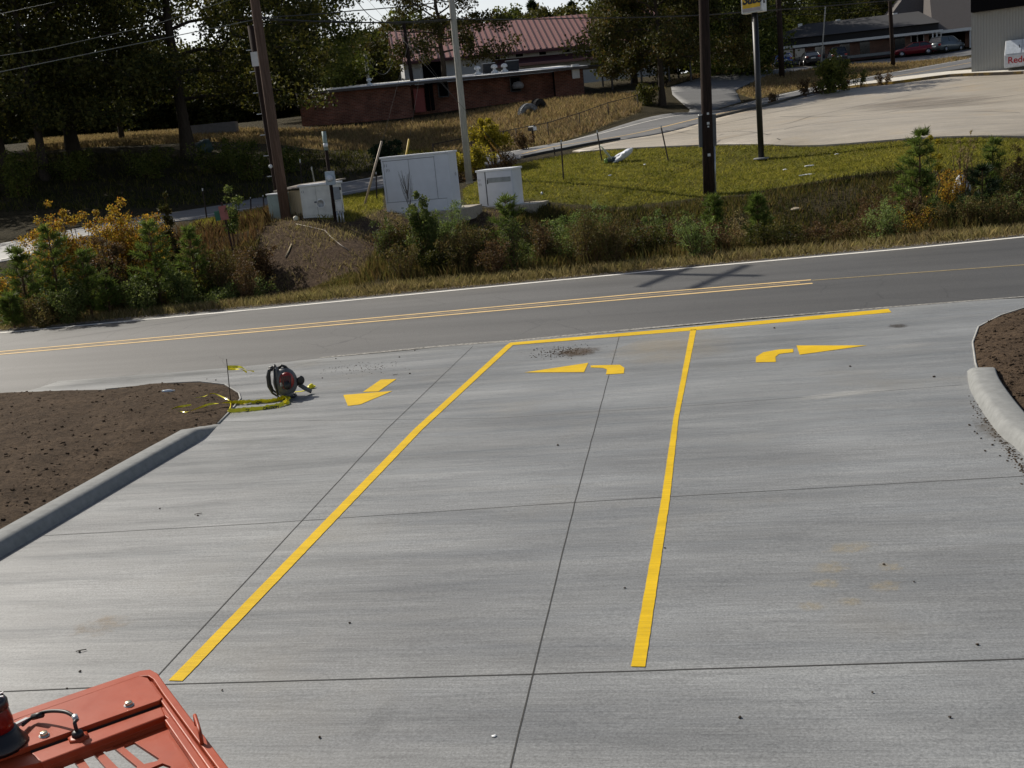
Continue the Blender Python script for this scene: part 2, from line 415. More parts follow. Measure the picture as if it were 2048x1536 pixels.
# ground: grass, soil and litter zones follow where each really grows
g1 = NT('ground'); co = g1.coord((1, 1, 1), 0, 'World'); at_ = g1.n('Attribute'); at_.attribute_name = 'zone'
sep = g1.n('SeparateColor'); g1.L(at_.outputs['Color'], sep.inputs[0])
n1 = g1.noise(co, .8, 5, .7); n2 = g1.noise(co, 9, 5, .8); n3 = g1.noise(co, 40, 2, .8)
litter = g1.ramp(n2, [(.3, (.02, .018, .012)), (.5, (.045, .038, .02)), (.68, (.11, .085, .045)), (.75, (.2, .17, .1))])
lawn = g1.ramp(n2, [(.3, (.08, .082, .012)), (.5, (.15, .15, .02)), (.7, (.23, .22, .045))])
lawn = g1.mix(g1.gr(n1, .42, .62), lawn, g1.ramp(n2, [(.3, (.06, .06, .012)), (.7, (.17, .15, .035))]))
dry = g1.ramp(n2, [(.3, (.12, .085, .04)), (.5, (.22, .16, .08)), (.7, (.34, .26, .14))])
dry = g1.mix(g1.gr(n1, .45, .66), dry, g1.ramp(n2, [(.3, (.06, .055, .012)), (.7, (.17, .15, .03))]))
soil = g1.ramp(n2, [(.3, (.035, .023, .015)), (.5, (.095, .064, .042)), (.68, (.19, .135, .09))])
def zmask(ch): return g1.gr(g1.math('ADD', sep.outputs[ch], g1.math('MULTIPLY', g1.math('SUBTRACT', n2, .5), .9)), .4, .6)
c = g1.mix(zmask(2), litter, soil); c = g1.mix(zmask(1), c, dry); c = g1.mix(zmask(0), c, lawn)
g1.base(c); g1.rough(.95, .08); g1.bump(g1.math('ADD', n2, n3), 1.0, .08); M['ground'] = g1.m

# ------------------------------------------------------------------ ground sheet
def axis(lo, hi, f0, f1, fs, cs):
    a = [f0]
    while a[-1] < f1: a.append(a[-1]+fs)
    st = cs
    b = [a[-1]]
    while b[-1] < hi: b.append(b[-1]+st); st *= 1.25
    c = [f0]; st = cs
    while c[-1] > lo: c.append(c[-1]-st); st *= 1.25
    return np.array(c[::-1][:-1]+a+b[1:])
gx = axis(-1500, 1500, -52, 62, .6, 1.5); gy = axis(-400, 2500, 24, 112, .5, 1.5)
GX, GY = np.meshgrid(gx, gy); gxf, gyf = GX.ravel(), GY.ravel()
Z = {}
Z['lawn'] = [H((1040,398),(1240,415),(1400,395),(1560,375),(1700,352),(1850,340),(2048,335)), H((2048,278),(1806,283),(1405,293),(1160,306),(1030,330),(925,380),(930,410))]
LAWN = Z['lawn'][0]+[at(2500, 38), at(2500, 43)]+Z['lawn'][1]
LAWN2 = H((380,450),(440,435),(530,415),(680,395),(765,378),(765,420),(700,445),(640,440),(560,430),(520,455),(440,475),(380,475))
MOUND = [at(510,41), at(560,42.5), at(900,41.5), at(1060,42.5), at(1040,40.5), at(800,38), at(775,35.4), at(740,33.7), at(560,33.4), at(535,36)]
FIELD = H((600,262),(850,242),(1175,194),(1290,190),(1345,166),(1420,147),(1540,134),(1548,138),(1425,149),(1342,170),(1290,195),(1280,225),(1150,275),(1030,300),(900,305),(800,300),(640,300),(560,290),(420,283),(60,306),(60,285),(420,262))
ISLE = H((1472,186),(1535,152),(1690,129),(1911,116),(1940,118),(1773,146),(1625,174),(1510,198))
VERGE = [tuple(unuv(u, W1+.1+.05*u)) for u in (-60, 60)]+[tuple(unuv(u, W1+(1.9 if u > -8 else 1.5)+.05*u)) for u in (60, 0, -12, -60)]
MOUTH = [at(560,32.5), at(740,33), at(760,34.2), at(640,35), at(470,35.2), at(440,33.6)]
zc = np.zeros((len(gxf), 4), np.float32); zc[:, 3] = 1
def soft(A, w): return np.clip(.5+sdist(gxf, gyf, [np.array(a[:2]) for a in A])/w, 0, 1)
zc[:, 0] = np.maximum.reduce([soft(LAWN, 1.2), soft(LAWN2, .8), soft(MOUTH, 1.)*.75])
zc[:, 1] = np.maximum.reduce([soft(FIELD, 2.), soft(ISLE, 1.), soft(VERGE, .5)])
zc[:, 2] = soft(MOUND, 1.)
_, _, gw = uvw(gxf, gyf)
gzz = g(gxf, gyf); far = np.clip((np.hypot(gxf, gyf)-230)/500, 0, 1)
gzz = gzz-np.where(gw < W1+.25, .06, 0)
nx, ny = len(gx), len(gy); idx = np.arange(nx*ny).reshape(ny, nx)
GF = np.stack([idx[:-1, :-1].ravel(), idx[:-1, 1:].ravel(), idx[1:, 1:].ravel(), idx[1:, :-1].ravel()], 1)
gme = npmesh('ground', np.stack([gxf, gyf, gzz], 1), GF)
ca = gme.color_attributes.new('zone', 'FLOAT_COLOR', 'POINT'); ca.data.foreach_set('color', zc.ravel())
gme.polygons.foreach_set('use_smooth', [True]*len(GF))
tag(link('ground', gme, M['ground']), kind='structure')

# ------------------------------------------------------------------ near road, driveway and markings
sheet('road', [unuv(u, w+.05*u) for u, w in ((-70, W0-1.6), (60, W0-1.6), (60, W1+.16), (-70, W1+.16))], 0, M['road'], 1.5)
def roadline(name, pp, w, mat, ext=(0, 0), zo=.006):
    P = [hit_near(*p)[:2] for p in pp]
    if ext[0]: d = P[0]-P[1]; P = [P[0]+d/np.linalg.norm(d)*ext[0]]+P
    if ext[1]: d = P[-1]-P[-2]; P = P+[P[-1]+d/np.linalg.norm(d)*ext[1]]
    return sheet(name, strip(P, w), zo, mat, 1.5, 0)
roadline('edge_line', [(0,666),(512,619),(1300,543),(1812,497.5),(2048,474)], .15, M['white'], (30, 30))
roadline('centre_line', [(0,703.5),(512,657.5),(1300,586),(1622,560)], .11, M['cream'], (30, 0))
roadline('centre_line', [(0,709),(512,664),(1300,594.5),(1625,567)], .12, M['cream'], (30, 0))
roadline('centre_line', [(1625,561),(1812,547),(2048,530)], .06, M['cream2'], (0, 20))
roadline('centre_gap', [(0,706),(512,660.5),(1300,590),(1600,565)], .14, simple('grimy paint strip', (.20, .155, .10), .8, 0, .4, 3), (30, 0), .003)
# concrete apron: long slab reaching back under the camera
edge = [unuv(*q) for q in ((-26, -12), (26, -12))]
ap = [(2700,545),(2400,572),(2048,598),(1960,601),(1800,615),(1620,631),(1390,652),(1280,661),(1160,672),(1020,684),(900,693),(820,702),(640,718),(480,735),(320,748),(120,763),(55,784),(0,789),(-200,804)]
APRON = [edge[0], edge[1]]+[hit_near(*p)[:2] for p in ap]+[unuv(-26, 15)]
sheet('driveway', APRON, .014, M['drive'], 1.2, .1)
roadline('edge_line', [(-500,808),(0,773),(122,763)], .13, M['white'], (20, 0), .008)
sheet('road_joint', [hit_near(*p)[:2] for p in [(640,716),(900,690.5),(1020,682),(1280,657.5),(1500,638),(1800,613),(2048,594)]]+[hit_near(*p)[:2] for p in [(2048,595.6),(1800,615),(1500,640),(1280,660.5),(1020,685),(900,693.5),(640,718)]], .018, M['foam'], 1., 0)
def mark(name, pp, mat=None, zo=.02, sp=1.2, label=None):
    Q = [hit_near(*p)[:2] for p in pp]
    if mat is None:
        R_ = []
        for a, b in zip(Q, Q[1:]+Q[:1]):
            k = max(1, int(np.linalg.norm(b-a)/.07)); R_ += [a+(b-a)*i/k+rng.normal(0, .0012, 2) for i in range(k)]
        Q = R_
    return sheet(name, Q, zo, mat or M['yellow'], sp, 0, label=label)
mark('lane_line', [(1013,692),(1021,687),(1390,655.5),(1777,619.5),(1783,626.5),(1396,662),(1026,692),(846,860),(366,1366),(338,1365),(829,860)])
mark('lane_line', [(1381,661),(1393,660),(1357.5,838),(1340,1000),(1291,1338),(1262,1337.5),(1323,1000),(1347,838)])
mark('painted_arrow', [(793,760),(762,761),(726,786),(757,785)]); mark('painted_arrow', [(687,792),(785,784),(721,811),(696,814)])
mark('painted_arrow', [(1049,747),(1177,727.5),(1168,746.5)])
mark('painted_arrow', [(1181.5,733),(1240,731.5),(1249,738),(1248,749),(1212,751),(1214,741),(1206,738),(1182,737)], sp=.3)
mark('painted_arrow', [(1586.7,700),(1558,701),(1526.6,706.6),(1512,716),(1511.7,727),(1552,726),(1551,716),(1558,710),(1586.7,706.6)], sp=.3)
mark('painted_arrow', [(1593,693),(1734,693),(1599.4,711.6)])
def joint(pp, w=.014, z=.017): 
    P = [hit_near(*p)[:2] for p in pp]; Q = []
    for a, b in zip(P, P[1:]):
        k = max(2, int(np.linalg.norm(b-a)/.35)); Q += [a+(b-a)*i/k+rng.normal(0, .0015, 2) for i in range(k)]
    sheet('joint', strip(Q+[P[-1]], w), z, M['joint'], 2, 0)
joint([(946,694),(774,860),(321,1350),(190,1500)], .012); joint([(1240,669),(1150,1007),(1067,1350),(1022,1536),(1000,1640)], .011)
joint([(-300,1400),(0,1387),(340,1372),(1100,1351),(2048,1322),(2500,1305)], .014); joint([(87,1074),(512,1050),(1187,1005),(2048,955),(2300,940)], .009)
joint([(440,845),(1000,838),(1400,812),(1925,772)], .007); joint([(640,722),(500,755)], .006)
# efflorescence beside a joint, rust-coloured spill and soil smears: flat stains on the slab
stain = NT('chalky stain'); stain.base((.55, .54, .5)); sc_ = stain.noise(stain.coord((1.2, 5, 1), AZ, 'World'), 2.2, 6, .75)
def stainmat(name, col, lo, hi, sc, amt=1., rot=AZ, sq=(1, 1, 1), rough=.8, edge=True):
    m = NT(name); co = m.coord(sq, rot, 'World'); n = m.noise(co, sc, 7, .78)
    tc = m.n('TexCoord'); v = m.n('VectorMath'); v.operation = 'LENGTH'; mp = m.n('Mapping'); mp.inputs['Location'].default_value = (-1, -1, 0); mp.inputs['Scale'].default_value = (2, 2, 0)
    m.L(tc.outputs['Generated'], mp.inputs[0]); m.L(mp.outputs[0], v.inputs[0])
    fall = m.ramp(v.outputs['Value'], [(.2, (1, 1, 1)), (1., (0, 0, 0))])
    a = m.math('MULTIPLY', m.gr(m.math('MULTIPLY', n, fall), lo, hi), amt)
    m.base(col); m.rough(rough, .2); t = m.n('BsdfTransparent'); mx = m.n('MixShader'); m.L(a, mx.inputs[0]); m.L(t.outputs[0], mx.inputs[1]); m.L(m.p.outputs[0], mx.inputs[2]); m.L(mx.outputs[0], m.o.inputs[0]); return m.m
mark('chalk_stain', [(1480,815),(1560,792),(1900,768),(1920,778),(1600,808)], stainmat('chalk', (.46, .46, .44), .3, .55, 5, .55, AZ, (.6, 4, 1)), .019, .5)
mark('chalk_stain', [(1700,697),(1900,680),(1940,690),(1740,706)], stainmat('chalk thin', (.4, .4, .39), .25, .6, 5, .4, AZ, (.5, 5, 1)), .019, .5)
sm_ = stainmat('orange spill', (.46, .36, .18), .36, .66, 15, .3)
for x_, y_, a_, b_ in ((1622,1217,34,12),(1700,1208,26,12),(1782,1138,26,13),(1650,1172,40,12),(1770,1178,38,16),(1700,1100,70,10),(1660,1140,50,14)): mark('spill_stain', [(x_-a_*1.7,y_-b_*1.6),(x_+a_*1.7,y_-b_*1.7),(x_+a_*1.7,y_+b_*1.6),(x_-a_*1.7,y_+b_*1.7)], sm_, .019, .3)
mark('spill_stain', [(100,1215),(300,1210),(310,1300),(110,1300)], stainmat('rusty spill', (.34, .25, .15), .40, .68, 5, .45), .019, .3)
mark('soil_smear', [(1060,700),(1120,692),(1250,690),(1250,715),(1130,722),(1060,722)], stainmat('soil smear', (.08, .055, .035), .32, .5, 10, .7), .019, .3)
mark('soil_smear', [(1380,640),(1130,740),(1300,760),(1560,680)], stainmat('tan dust', (.36, .31, .23), .2, .6, 1.3, .35), .018, .5)
mark('soil_smear', [(1765,648),(1825,647),(1825,660),(1765,660)], stainmat('oily soil', (.06, .052, .045), .30, .5, 22, .7), .019, .3)
mark('soil_smear', [(1925,800),(1960,800),(2080,930),(2050,960),(1960,880)], stainmat('gutter soil', (.12, .10, .075), .34, .6, 12, .45), .019, .3)
mark('tyre_mark', [(700,1536),(640,1536),(830,1350),(860,1350)], stainmat('tyre rubber', (.05, .05, .05), .1, .9, 5, .14), .019, .4)

# dirt islands
LI = [(-700,1500),(-700,870),(-200,812),(0,788),(55,785),(212,781),(337,769),(400,766),(450,772),(477,789),(480,800),(462,822),(435,850),(400,862),(300,926),(212,975),(0,1095),(-300,1300)]
LIW = [hit_near(*p)[:2] for p in LI]
RI = [(2700,600),(2048,619),(2001,634),(1957,657),(1946,688),(1952,729),(1958,752),(1995,815),(2048,875),(2300,1130),(2700,1100)]
RIW = [hit_near(*p)[:2] for p in RI]
def clods(amp): 
    K = rng.normal(0, 1, (26, 2)); K = K/np.linalg.norm(K, axis=1)[:, None]*rng.uniform(1.5, 30, 26)[:, None]; ph = rng.uniform(0, 6.28, 26); A_ = 3.5/np.linalg.norm(K, axis=1)
    A_ = np.minimum(A_, 1.)
    return lambda X, Y: amp*(np.sin(X[:, None]*K[:, 0]+Y[:, None]*K[:, 1]+ph)*A_).sum(1)
cl = clods(.013)
def hL(X, Y):
    e = np.clip(sdist(X, Y, LIW), 0, 3); curb = sdist(X, Y, [np.array(a) for a in LIW[:1]+LIW[-7:]])
    base = np.clip(e/.5, 0, 1)*.05+np.clip(e/1.2, 0, 1)*.09; return base+cl(X, Y)*np.clip(e/.25, 0.2, 1)
def hR(X, Y):
    e = np.clip(sdist(X, Y, RIW), 0, 3); return np.clip(e/.3, 0, 1)*.06+np.clip(e/1.2, 0, 1)*.1+cl(X, Y)*np.clip(e/.25, .2, 1)
sheet('dirt_bed', LIW, .02, M['dirt'], .11, .1, hf=hL); sheet('dirt_bed', RIW, .02, M['dirt'], .11, .1, hf=hR)
# curbs
def curb(label, pp, side, flare0=False, flare1=True, w=.36, h=.155):
    P = [hit_near(*p)[:2] for p in pp]; Q = smooth(P, 14); n = len(Q); L = [0]
    for a, b in zip(Q, Q[1:]): L.append(L[-1]+np.linalg.norm(b-a))
    prof = [(0, 0), (.012, .04), (.03, .09), (.055, .135), (.085, .158), (.115, .166), (.20, .168), (.335, .166), (.357, .155), (.36, -.05)]
    V = []; m = len(prof)
    for i, q in enumerate(Q):
        t = Q[min(i+1, n-1)]-Q[max(i-1, 0)]; t /= np.linalg.norm(t); nn = np.array([-t[1], t[0]])*side
        hs = 1.; 
        if flare1: hs = min(hs, max(.06, (L[-1]-L[i])/.9))
        if flare0: hs = min(hs, max(.3, .3+L[i]/.8))
        for a, b in prof:
            p = q+nn*a; V.append((p[0], p[1], float(near(p[0], p[1]))+.012+(b if b < 0 else b*hs)))
    F = [[i*m+j, i*m+j+1, (i+1)*m+j+1, (i+1)*m+j] for i in range(n-1) for j in range(m-1)]+[list(range(m)), [(n-1)*m+j for j in range(m)]]
    mb = MB(); mb.add(V, F, True); o = mb.obj('curb', M['curbm']); tag(o, label, 'curb', 'new concrete curbs')
    return o
curb('long grey concrete curb along the left dirt bed', [(-420,1370),(0,1119),(212,993),(330,923),(410,876),(440,850)], 1)
curb('short curved concrete curb around the right dirt bed', [(1934,744),(1942,786),(1992,865),(2048,914),(2300,1160)], 1, True, False, .33, .14)

edge_m = simple('pale slab edge', (.30, .30, .285), .8, 0, .2, 6)
for pp in ([(2300,606),(2048,618.5),(2001,633.5),(1957,656.5),(1945.5,688),(1951,729),(1957,745)], [(212,780.5),(337,768.5),(400,765.5),(450,771),(478,788.5),(481.5,800),(463,823),(437,850)]):
    P_ = [hit_near(*p)[:2] for p in pp]; sheet('slab_edge', strip(P_, .028), .035, edge_m, .5, .03)

# ------------------------------------------------------------------ far road, lot, side road
def wp(*pp): return H(*pp)
R2 = [at(-900,36)]+[hit(0,525),hit(50,516),hit(400,439),hit(512,421),hit(688,391),hit(765,377),hit(900,347),hit(1044,317),hit(1237,281),hit(1430,240),hit(1530,217),hit(1610,196),hit(1672,183),hit(1778,162),hit(1870,146),hit(1942,136),at(2500,118)]
R2 += [at(2500,126),hit(1941,116),hit(1773,147),hit(1625,175),hit(1515,200),hit(1410,224),hit(1160,276),hit(1035,301),hit(900,325),hit(762,352),hit(680,367),hit(512,397),hit(340,427),hit(92,472),hit(0,488),at(-900,42)]
sheet('far_road', R2, .03, M['road2'], 1.2, .1)
def dot(P, t): return P
c2 = [hit(*p)[:2] for p in [(0,521),(50,512),(400,434),(512,416),(690,386),(765,373),(900,343),(1044,312)]]
sheet('far_edge_line', strip(c2, .14), .045, M['white'], 1.2, 0)
c3 = [hit(*p)[:2] for p in [(680,368.5),(762,354),(900,327),(1035,303),(1160,278),(1410,226),(1515,202),(1625,177),(1773,149),(1941,118)]]
sheet('far_edge_line', strip(c3, .16), .05, M['white'], 1.2, 0)
c4 = [hit(*p)[:2] for p in [(1044,309),(1180,283),(1410,235),(1530,209),(1625,186),(1778,156),(1941,126)]]
sheet('far_centre_line', strip(c4, .22), .045, M['cream'], 1.2, 0)
SR = H((1372,232),(1380,220),(1362,205),(1345,190),(1342,174),(1425,150),(1550,139),(1638,130),(1780,117),(1943,99))+[at(2300,124),at(2300,119)]+H((1911,115),(1690,128),(1640,135),(1535,152),(1472,180),(1482,204),(1420,222))
sheet('side_road', SR, .036, M['road2'], 1.2, .1)
LOT = H((1145,304),(1240,283),(1430,239),(1536,214),(1661,184),(1786,170),(1898,156),(2048,150))+[at(2600,78),at(2600,42)]+H((2048,275),(1806,280),(1536,291),(1405,291.5),(1160,305))
sheet('parking_lot', LOT, .06, M['lot'], 1.2, .2)
for pp in ([(1160,312),(1380,262),(1700,190),(1860,165)], [(1410,285),(1620,235),(1830,190),(2030,160)], [(1536,272),(1800,222),(2048,190)], [(1330,262),(1560,282)], [(1560,235),(2040,228)]):
    q = [hit(*p)[:2] for p in pp]; sheet('lot_joint', strip(q, .05), .068, M['joint'], 2, 0)
mk = stainmat('old tyre stain', (.16, .14, .12), .3, .62, .5, .5, AZ+.3, (.25, 1.6, 1))
for pp in ([(1600,205),(1900,175),(2048,172),(2048,230),(1700,240)],):
    sheet('lot_stain', [hit(*p)[:2] for p in pp], .066, mk, 1.2, 0)
def raised(name, pp, w, h, mat, label, cat='curb', group=None, sp=1.):
    P = [hit(*p)[:2] for p in pp]; o = sheet(name, strip(P, w), .06+h, mat, sp, h+.2, kind=None); tag(o, label, cat, group); return o
yk = stainmat('x', (0, 0, 0), 0, 1, 1); bpy.data.materials.remove(yk)
m = NT('worn yellow curb'); co = m.coord((1, 1, 1), 0, 'World'); m.base(m.mix(m.gr(m.noise(co, .6, 5, .7), .42, .56), (.36, .22, .03), (.13, .10, .07))); m.rough(.8); M['ycurb'] = m.m
raised('lot_curb', [(1430,237),(1490,223),(1536,212),(1661,182)], .3, .13, simple('dark curb', (.10, .09, .075), .9), 'dark weathered curb between far road and concrete parking lot')
raised('lot_curb', [(1661,182),(1786,168),(1898,154),(2048,148),(2200,142)], .25, .14, M['ycurb'], 'worn yellow painted curb at the far edge of the parking lot')
raised('lot_curb', [(1044,317),(1130,300),(1237,280)], .3, .08, simple('black curb', (.035, .033, .03), .9), 'low dark curb between far road and mown grass')
WALK = H((1600,194),(1661,178),(1786,160),(1898,147),(2048,141))+[at(2400,86),at(2400,81)]+H((2048,147.5),(1898,153.5),(1786,167.5),(1661,181))
sheet('pavement', WALK, .19, simple('pale pavement', (.52, .49, .43), .85), 1.2, .4)

# ------------------------------------------------------------------ buildings
class Fac:
    """vertical facade between two ground points; converts pixels to metres along it"""
    def __init__(s, A, B):
        s.A = np.array(A, float); s.B = np.array(B, float); e = s.B[:2]-s.A[:2]; s.L = float(np.linalg.norm(e)); s.x = e/s.L; s.rz = math.atan2(s.x[1], s.x[0])
        s.n = np.array([-s.x[1], s.x[0]])      # pointing away from the camera
    def sz(s, px, py, dep=0.):
        d = ray(px, py); q = s.A[:2]+s.n*dep; t = ((q-CP[:2])@s.n)/(d[:2]@s.n); P = CP+d*t
        return float((P[:2]-s.A[:2])@s.x), float(P[2]-s.A[2])
    def root(s, name, label, cat, group=None): return thing(name, label, cat, s.A, s.rz, group)
def brickmat(name, c1, c2, mortar, sc=1.):
    m = NT(name); co = m.coord(); b = m.n('TexBrick'); 
    sw = m.n('Mapping'); sw.inputs['Rotation'].default_value = (math.pi/2, 0, 0); m.L(co, sw.inputs[0])
    b.inputs['Color1'].default_value = (*c1, 1); b.inputs['Color2'].default_value = (*c2, 1); b.inputs['Mortar'].default_value = (*mortar, 1)
    b.inputs['Scale'].default_value = 1.; b.inputs['Mortar Size'].default_value = .012; b.inputs['Brick Width'].default_value = .24*sc; b.inputs['Row Height'].default_value = .08*sc
    m.L(sw.outputs[0], b.inputs[0]); n = m.noise(co, .6, 5, .65)
    m.base(m.mix(.75, b.outputs[0], m.ramp(n, [(.35, (.5, .48, .47)), (.65, (1.3, 1.25, 1.2))]), 'MULTIPLY')); m.rough(.9, .2); return m.m
M['brick'] = brickmat('red brick', (.23, .09, .06), (.13, .055, .04), (.25, .19, .16), 1.7)
M['brick2'] = brickmat('brown brick', (.22, .10, .07), (.14, .07, .05), (.2, .17, .15))
M['dark'] = simple('dark interior', (.005, .005, .006), .9, 0, .1, 3, .05); M['glass'] = simple('window glass', (.02, .024, .028), .12, 0, .1, 2, .8)
M['roofwhite'] = simple('white roof coating', (.78, .78, .76), .6, 0, .08); M['trim'] = simple('white trim', (.62, .62, .6), .6, 0, .08)
M['metal'] = simple('galvanised metal', (.45, .46, .47), .45, .6, .15); M['black'] = simple('black metal', (.012, .012, .013), .5)
# long low brick school wing
A = onY(604,247,106); B = onY(1172,193,108.5); A[2] = min(A[2], 6.9); B[2] = A[2]
F = Fac(A, B); r = F.root('brick_building', 'long low red brick building with a thin white flat roof behind the brown field', 'building')
D_ = 16; x0, x1 = 0, F.L; hh = F.sz(604,190)[1]; xj = F.sz(823,200)[0]; xk = F.sz(1112,170)[0]; hh2 = F.sz(1168,135)[1]
holes = [(F.sz(876,165)[0], F.sz(896,165)[0], F.sz(886,193)[1], F.sz(886,165)[1]), (F.sz(1021,150)[0], F.sz(1041,150)[0], F.sz(1031,182)[1], F.sz(1031,153)[1])]
MB().box(((xj)/2, D_/2, hh/2-.4), (xj, D_, hh+.8)).obj('wall', M['brick'], r)
MB().box(((xj+xk)/2, D_/2+.75, hh/2-.4), (xk-xj-.01, D_-1.5, hh+.8)).obj('wall', M['brick'], r)
MB().box(((xk+x1)/2, D_/2+.3, hh/2-.4), (x1-xk-.01, D_-.7, hh+.8)).obj('wall', M['brick'], r)
for k, (a, b, z0, z1) in enumerate(holes):
    w = MB().box(((a+b)/2, .74, (z0+z1)/2), (b-a, .06, z1-z0)).obj('window', M['dark'], r)
    fm = MB(); 
    for q in ((a, z0, a, z1), (b, z0, b, z1), (a, z0, b, z0), (a, z1, b, z1)): fm.bar((q[0], .69, q[1]), (q[2], .69, q[3]), .08, .08)
    fm.obj('frame', M['black'], w)
    if k == 1: MB().lathe([(.0, 0), (.5, .02), (.6, .3), (.42, .6), (0, .7)], 10, ((a+b)/2+.2, .5, z0+.2)).obj('bag', simple('grey sacking', (.25, .25, .26), .7), w)
for px in (1113, 853, 862): 
    a = F.sz(px,170)[0]; MB().box((a, .72, hh/2), (.35, .1, hh-.1)).obj('doorway', M['dark'], r)
a = F.sz(829,200)[0]; MB().box((a+.5, .70, hh/2-.2), (1., .08, hh-.4)).obj('door', simple('red door', (.22, .035, .03), .6), r)
rise = 1.15; mb = MB(); y0, y1 = -.7, D_+.6
V = [(-.9, y0, hh), (x1+.3, y0, hh), (x1+.3, y1, hh+rise), (-.9, y1, hh+rise)]; mb.prism([Vector(v) for v in V], (0, 0, 0), (0, 0, .2))
mb.obj('roof', M['roofwhite'], r)
MB().box((x1/2-.3, y0-.03, hh+.06), (x1+1.2, .05, .24)).obj('fascia', simple('dark fascia', (.10, .09, .085), .7), r)
MB().box((F.sz(1150,143)[0], -.3, F.sz(1150,143)[1]), (.7, .3, 1.3)).obj('sign_board', M['trim'], r)
def rooftop(px, dep, kind, label, group, s=1.):
    s *= .72
    x, _ = F.sz(px, 160, dep); zz = F.A[2]+hh+.2+rise*(dep+.7)/(D_+1.3)-.01; c = F.A[:2]+F.x*x+F.n*dep
    if kind == 'vent':
        t = thing('roof_vent', label, 'vent', (c[0], c[1], zz), F.rz, group)
        MB().lathe([(.52*s, 0), (.5*s, .25*s), (.22*s, .42*s), (.2*s, .7*s)], 12).obj('base', M['roofwhite'], t)
        MB().lathe([(.2*s, .7*s), (.44*s, .74*s), (.46*s, .95*s), (.3*s, 1.15*s), (.05, 1.2*s)], 12).obj('cap', M['roofwhite'], t)
    else:
        t = thing('rooftop_unit', label, 'air conditioner', (c[0], c[1], zz), F.rz, group)
        MB().box((0, 0, .68*s), (1.6*s, 1.1*s, 1.2*s)).obj('housing', simple('unit grey', (.045, .045, .047), .8, 0, .1, 3, .2), t, .03)
        MB().box((0, 0, 1.31*s), (1.66*s, 1.16*s, .06)).obj('top_panel', M['metal'], t); [MB().box((q*s, 0, .04), (.1, 1.1*s, .08)).obj('rail', M['metal'], t) for q in (-.7, .7)]
rooftop(626,4,'vent','leftmost white roof vent at the end of the brick building','roof vents',.8); rooftop(738,4,'vent','white domed roof vent at the middle of the left roof','roof vents',.8)
rooftop(957,5,'vent','white roof vent between the concrete pole and the dark unit','roof vents'); rooftop(991,5,'vent','white roof vent just right of the first dark roof unit','roof vents'); rooftop(1011,5,'vent','rightmost white roof vent beside the second dark unit','roof vents')
rooftop(980,7,'unit','wide dark air conditioning unit between white vents on the flat roof','rooftop units',1.05); rooftop(1027,7,'unit','rightmost dark air conditioning unit standing at the window bay','rooftop units',1.1)
# canopy walk to the right of it
c0 = F.A[:2]+F.x*(x1+.2); t = thing('covered_walkway', 'dark steel covered walkway beside the right end of the brick building', 'walkway', (c0[0], c0[1], F.A[2]), F.rz)
MB().box((5.5, 6, 2.9), (12, 5, .14)).obj('roof', M['black'], t)
for x in (.3, 3.2, 6.2, 9., 11.2):
    for y in (3.7, 8.3): MB().box((x, y, 1.15), (.16, .16, 3.5)).obj('post', M['black'], t)
MB().box((5.5, 5, -.3), (12, 4, .12)).obj('slab', M['curbm'], t)

# big metal-roofed gymnasium
m = NT('red metal roof'); m.base(m.mix(m.noise(m.coord(), .5, 4), (.27, .13, .115), (.33, .17, .15))); m.rough(.5, .3); M['redroof'] = m.m
A = onY(812,172,150); B = onY(1212,132,153); gz = min(A[2], B[2])-2.5; A[2] = gz; B[2] = gz
F = Fac(A, B); r = F.root('metal_building', 'large pale metal building with a pinkish red ribbed roof', 'building')
ez = F.sz(1000,103)[1]; L2 = F.sz(1330,82)[0]; D_ = 18; rz_ = ez+4.4
m = NT('pale siding'); co = m.coord((6, 6, .1)); m.base(m.mix(m.noise(co, 3, 2), (.52, .53, .53), (.64, .65, .65))); m.rough(.5); M['siding'] = m.m
mb = MB(); mb.box((L2/2, D_/2, ez/2), (L2, D_, ez)); mb.prism([(0, 0, ez), (0, D_, ez), (0, D_/2, rz_)], (0, 0, 0), (L2, 0, 0)); mb.obj('wall', M['siding'], r)
mb = MB()
for sgn in (0, 1):
    ya, yb = (-.9, D_/2) if sgn == 0 else (D_+.9, D_/2); za = ez-.9*4.4/(D_/2)
    mb.prism([(-1.2, ya, za+.12), (L2+1, ya, za+.12), (L2+1, yb, rz_+.12), (-1.2, yb, rz_+.12)], (0, 0, 0), (0, 0, .12))
rf = mb.obj('roof', M['redroof'], r)
mb = MB(); x = -1.1
while x < L2+1:
    mb.bar((x, -.93, ez-.9*4.4/(D_/2)+.3), (x, D_/2, rz_+.3), .16, .12); x += .8
mb.obj('rib', simple('dark seams', (.07, .025, .025), .7), rf)
MB().box((L2/2, -.95, ez-.45), (L2+2, .1, .3)).obj('gutter', simple('dark gutter', (.10, .03, .035), .6), r)
for px0, px1, py0, py1 in ((991,999,108,119), (1032,1045,104,114), (1079,1091,99,110), (1126,1139,95,105), (1172,1184,92,101)):
    a, z0 = F.sz(px0, py1); b, z1 = F.sz(px1, py0); MB().box(((a+b)/2, -.02, (z0+z1)/2), (b-a, .1, z1-z0)).obj('window', M['dark'], r)
a, zt = F.sz(985,123); b, zb = F.sz(1205,119); z0 = F.sz(1000,134)[1]; b = L2
mb = MB(); mb.prism([(a, 0, zt), (b, 0, zt), (b, -1.1, z0), (a, -1.1, z0)], (0, 0, 0), (0, 0, .15)); lr = mb.obj('lean_to_roof', simple('dark red roof', (.09, .035, .04), .6), r)
MB().box(((a+b)/2, -1.14, z0-.02), (b-a, .08, .35)).obj('edge_trim', M['redroof'], lr)
MB().box((F.sz(868,140)[0], -.02, 2.8), (3., .1, 5.6)).obj('door', M['dark'], r)
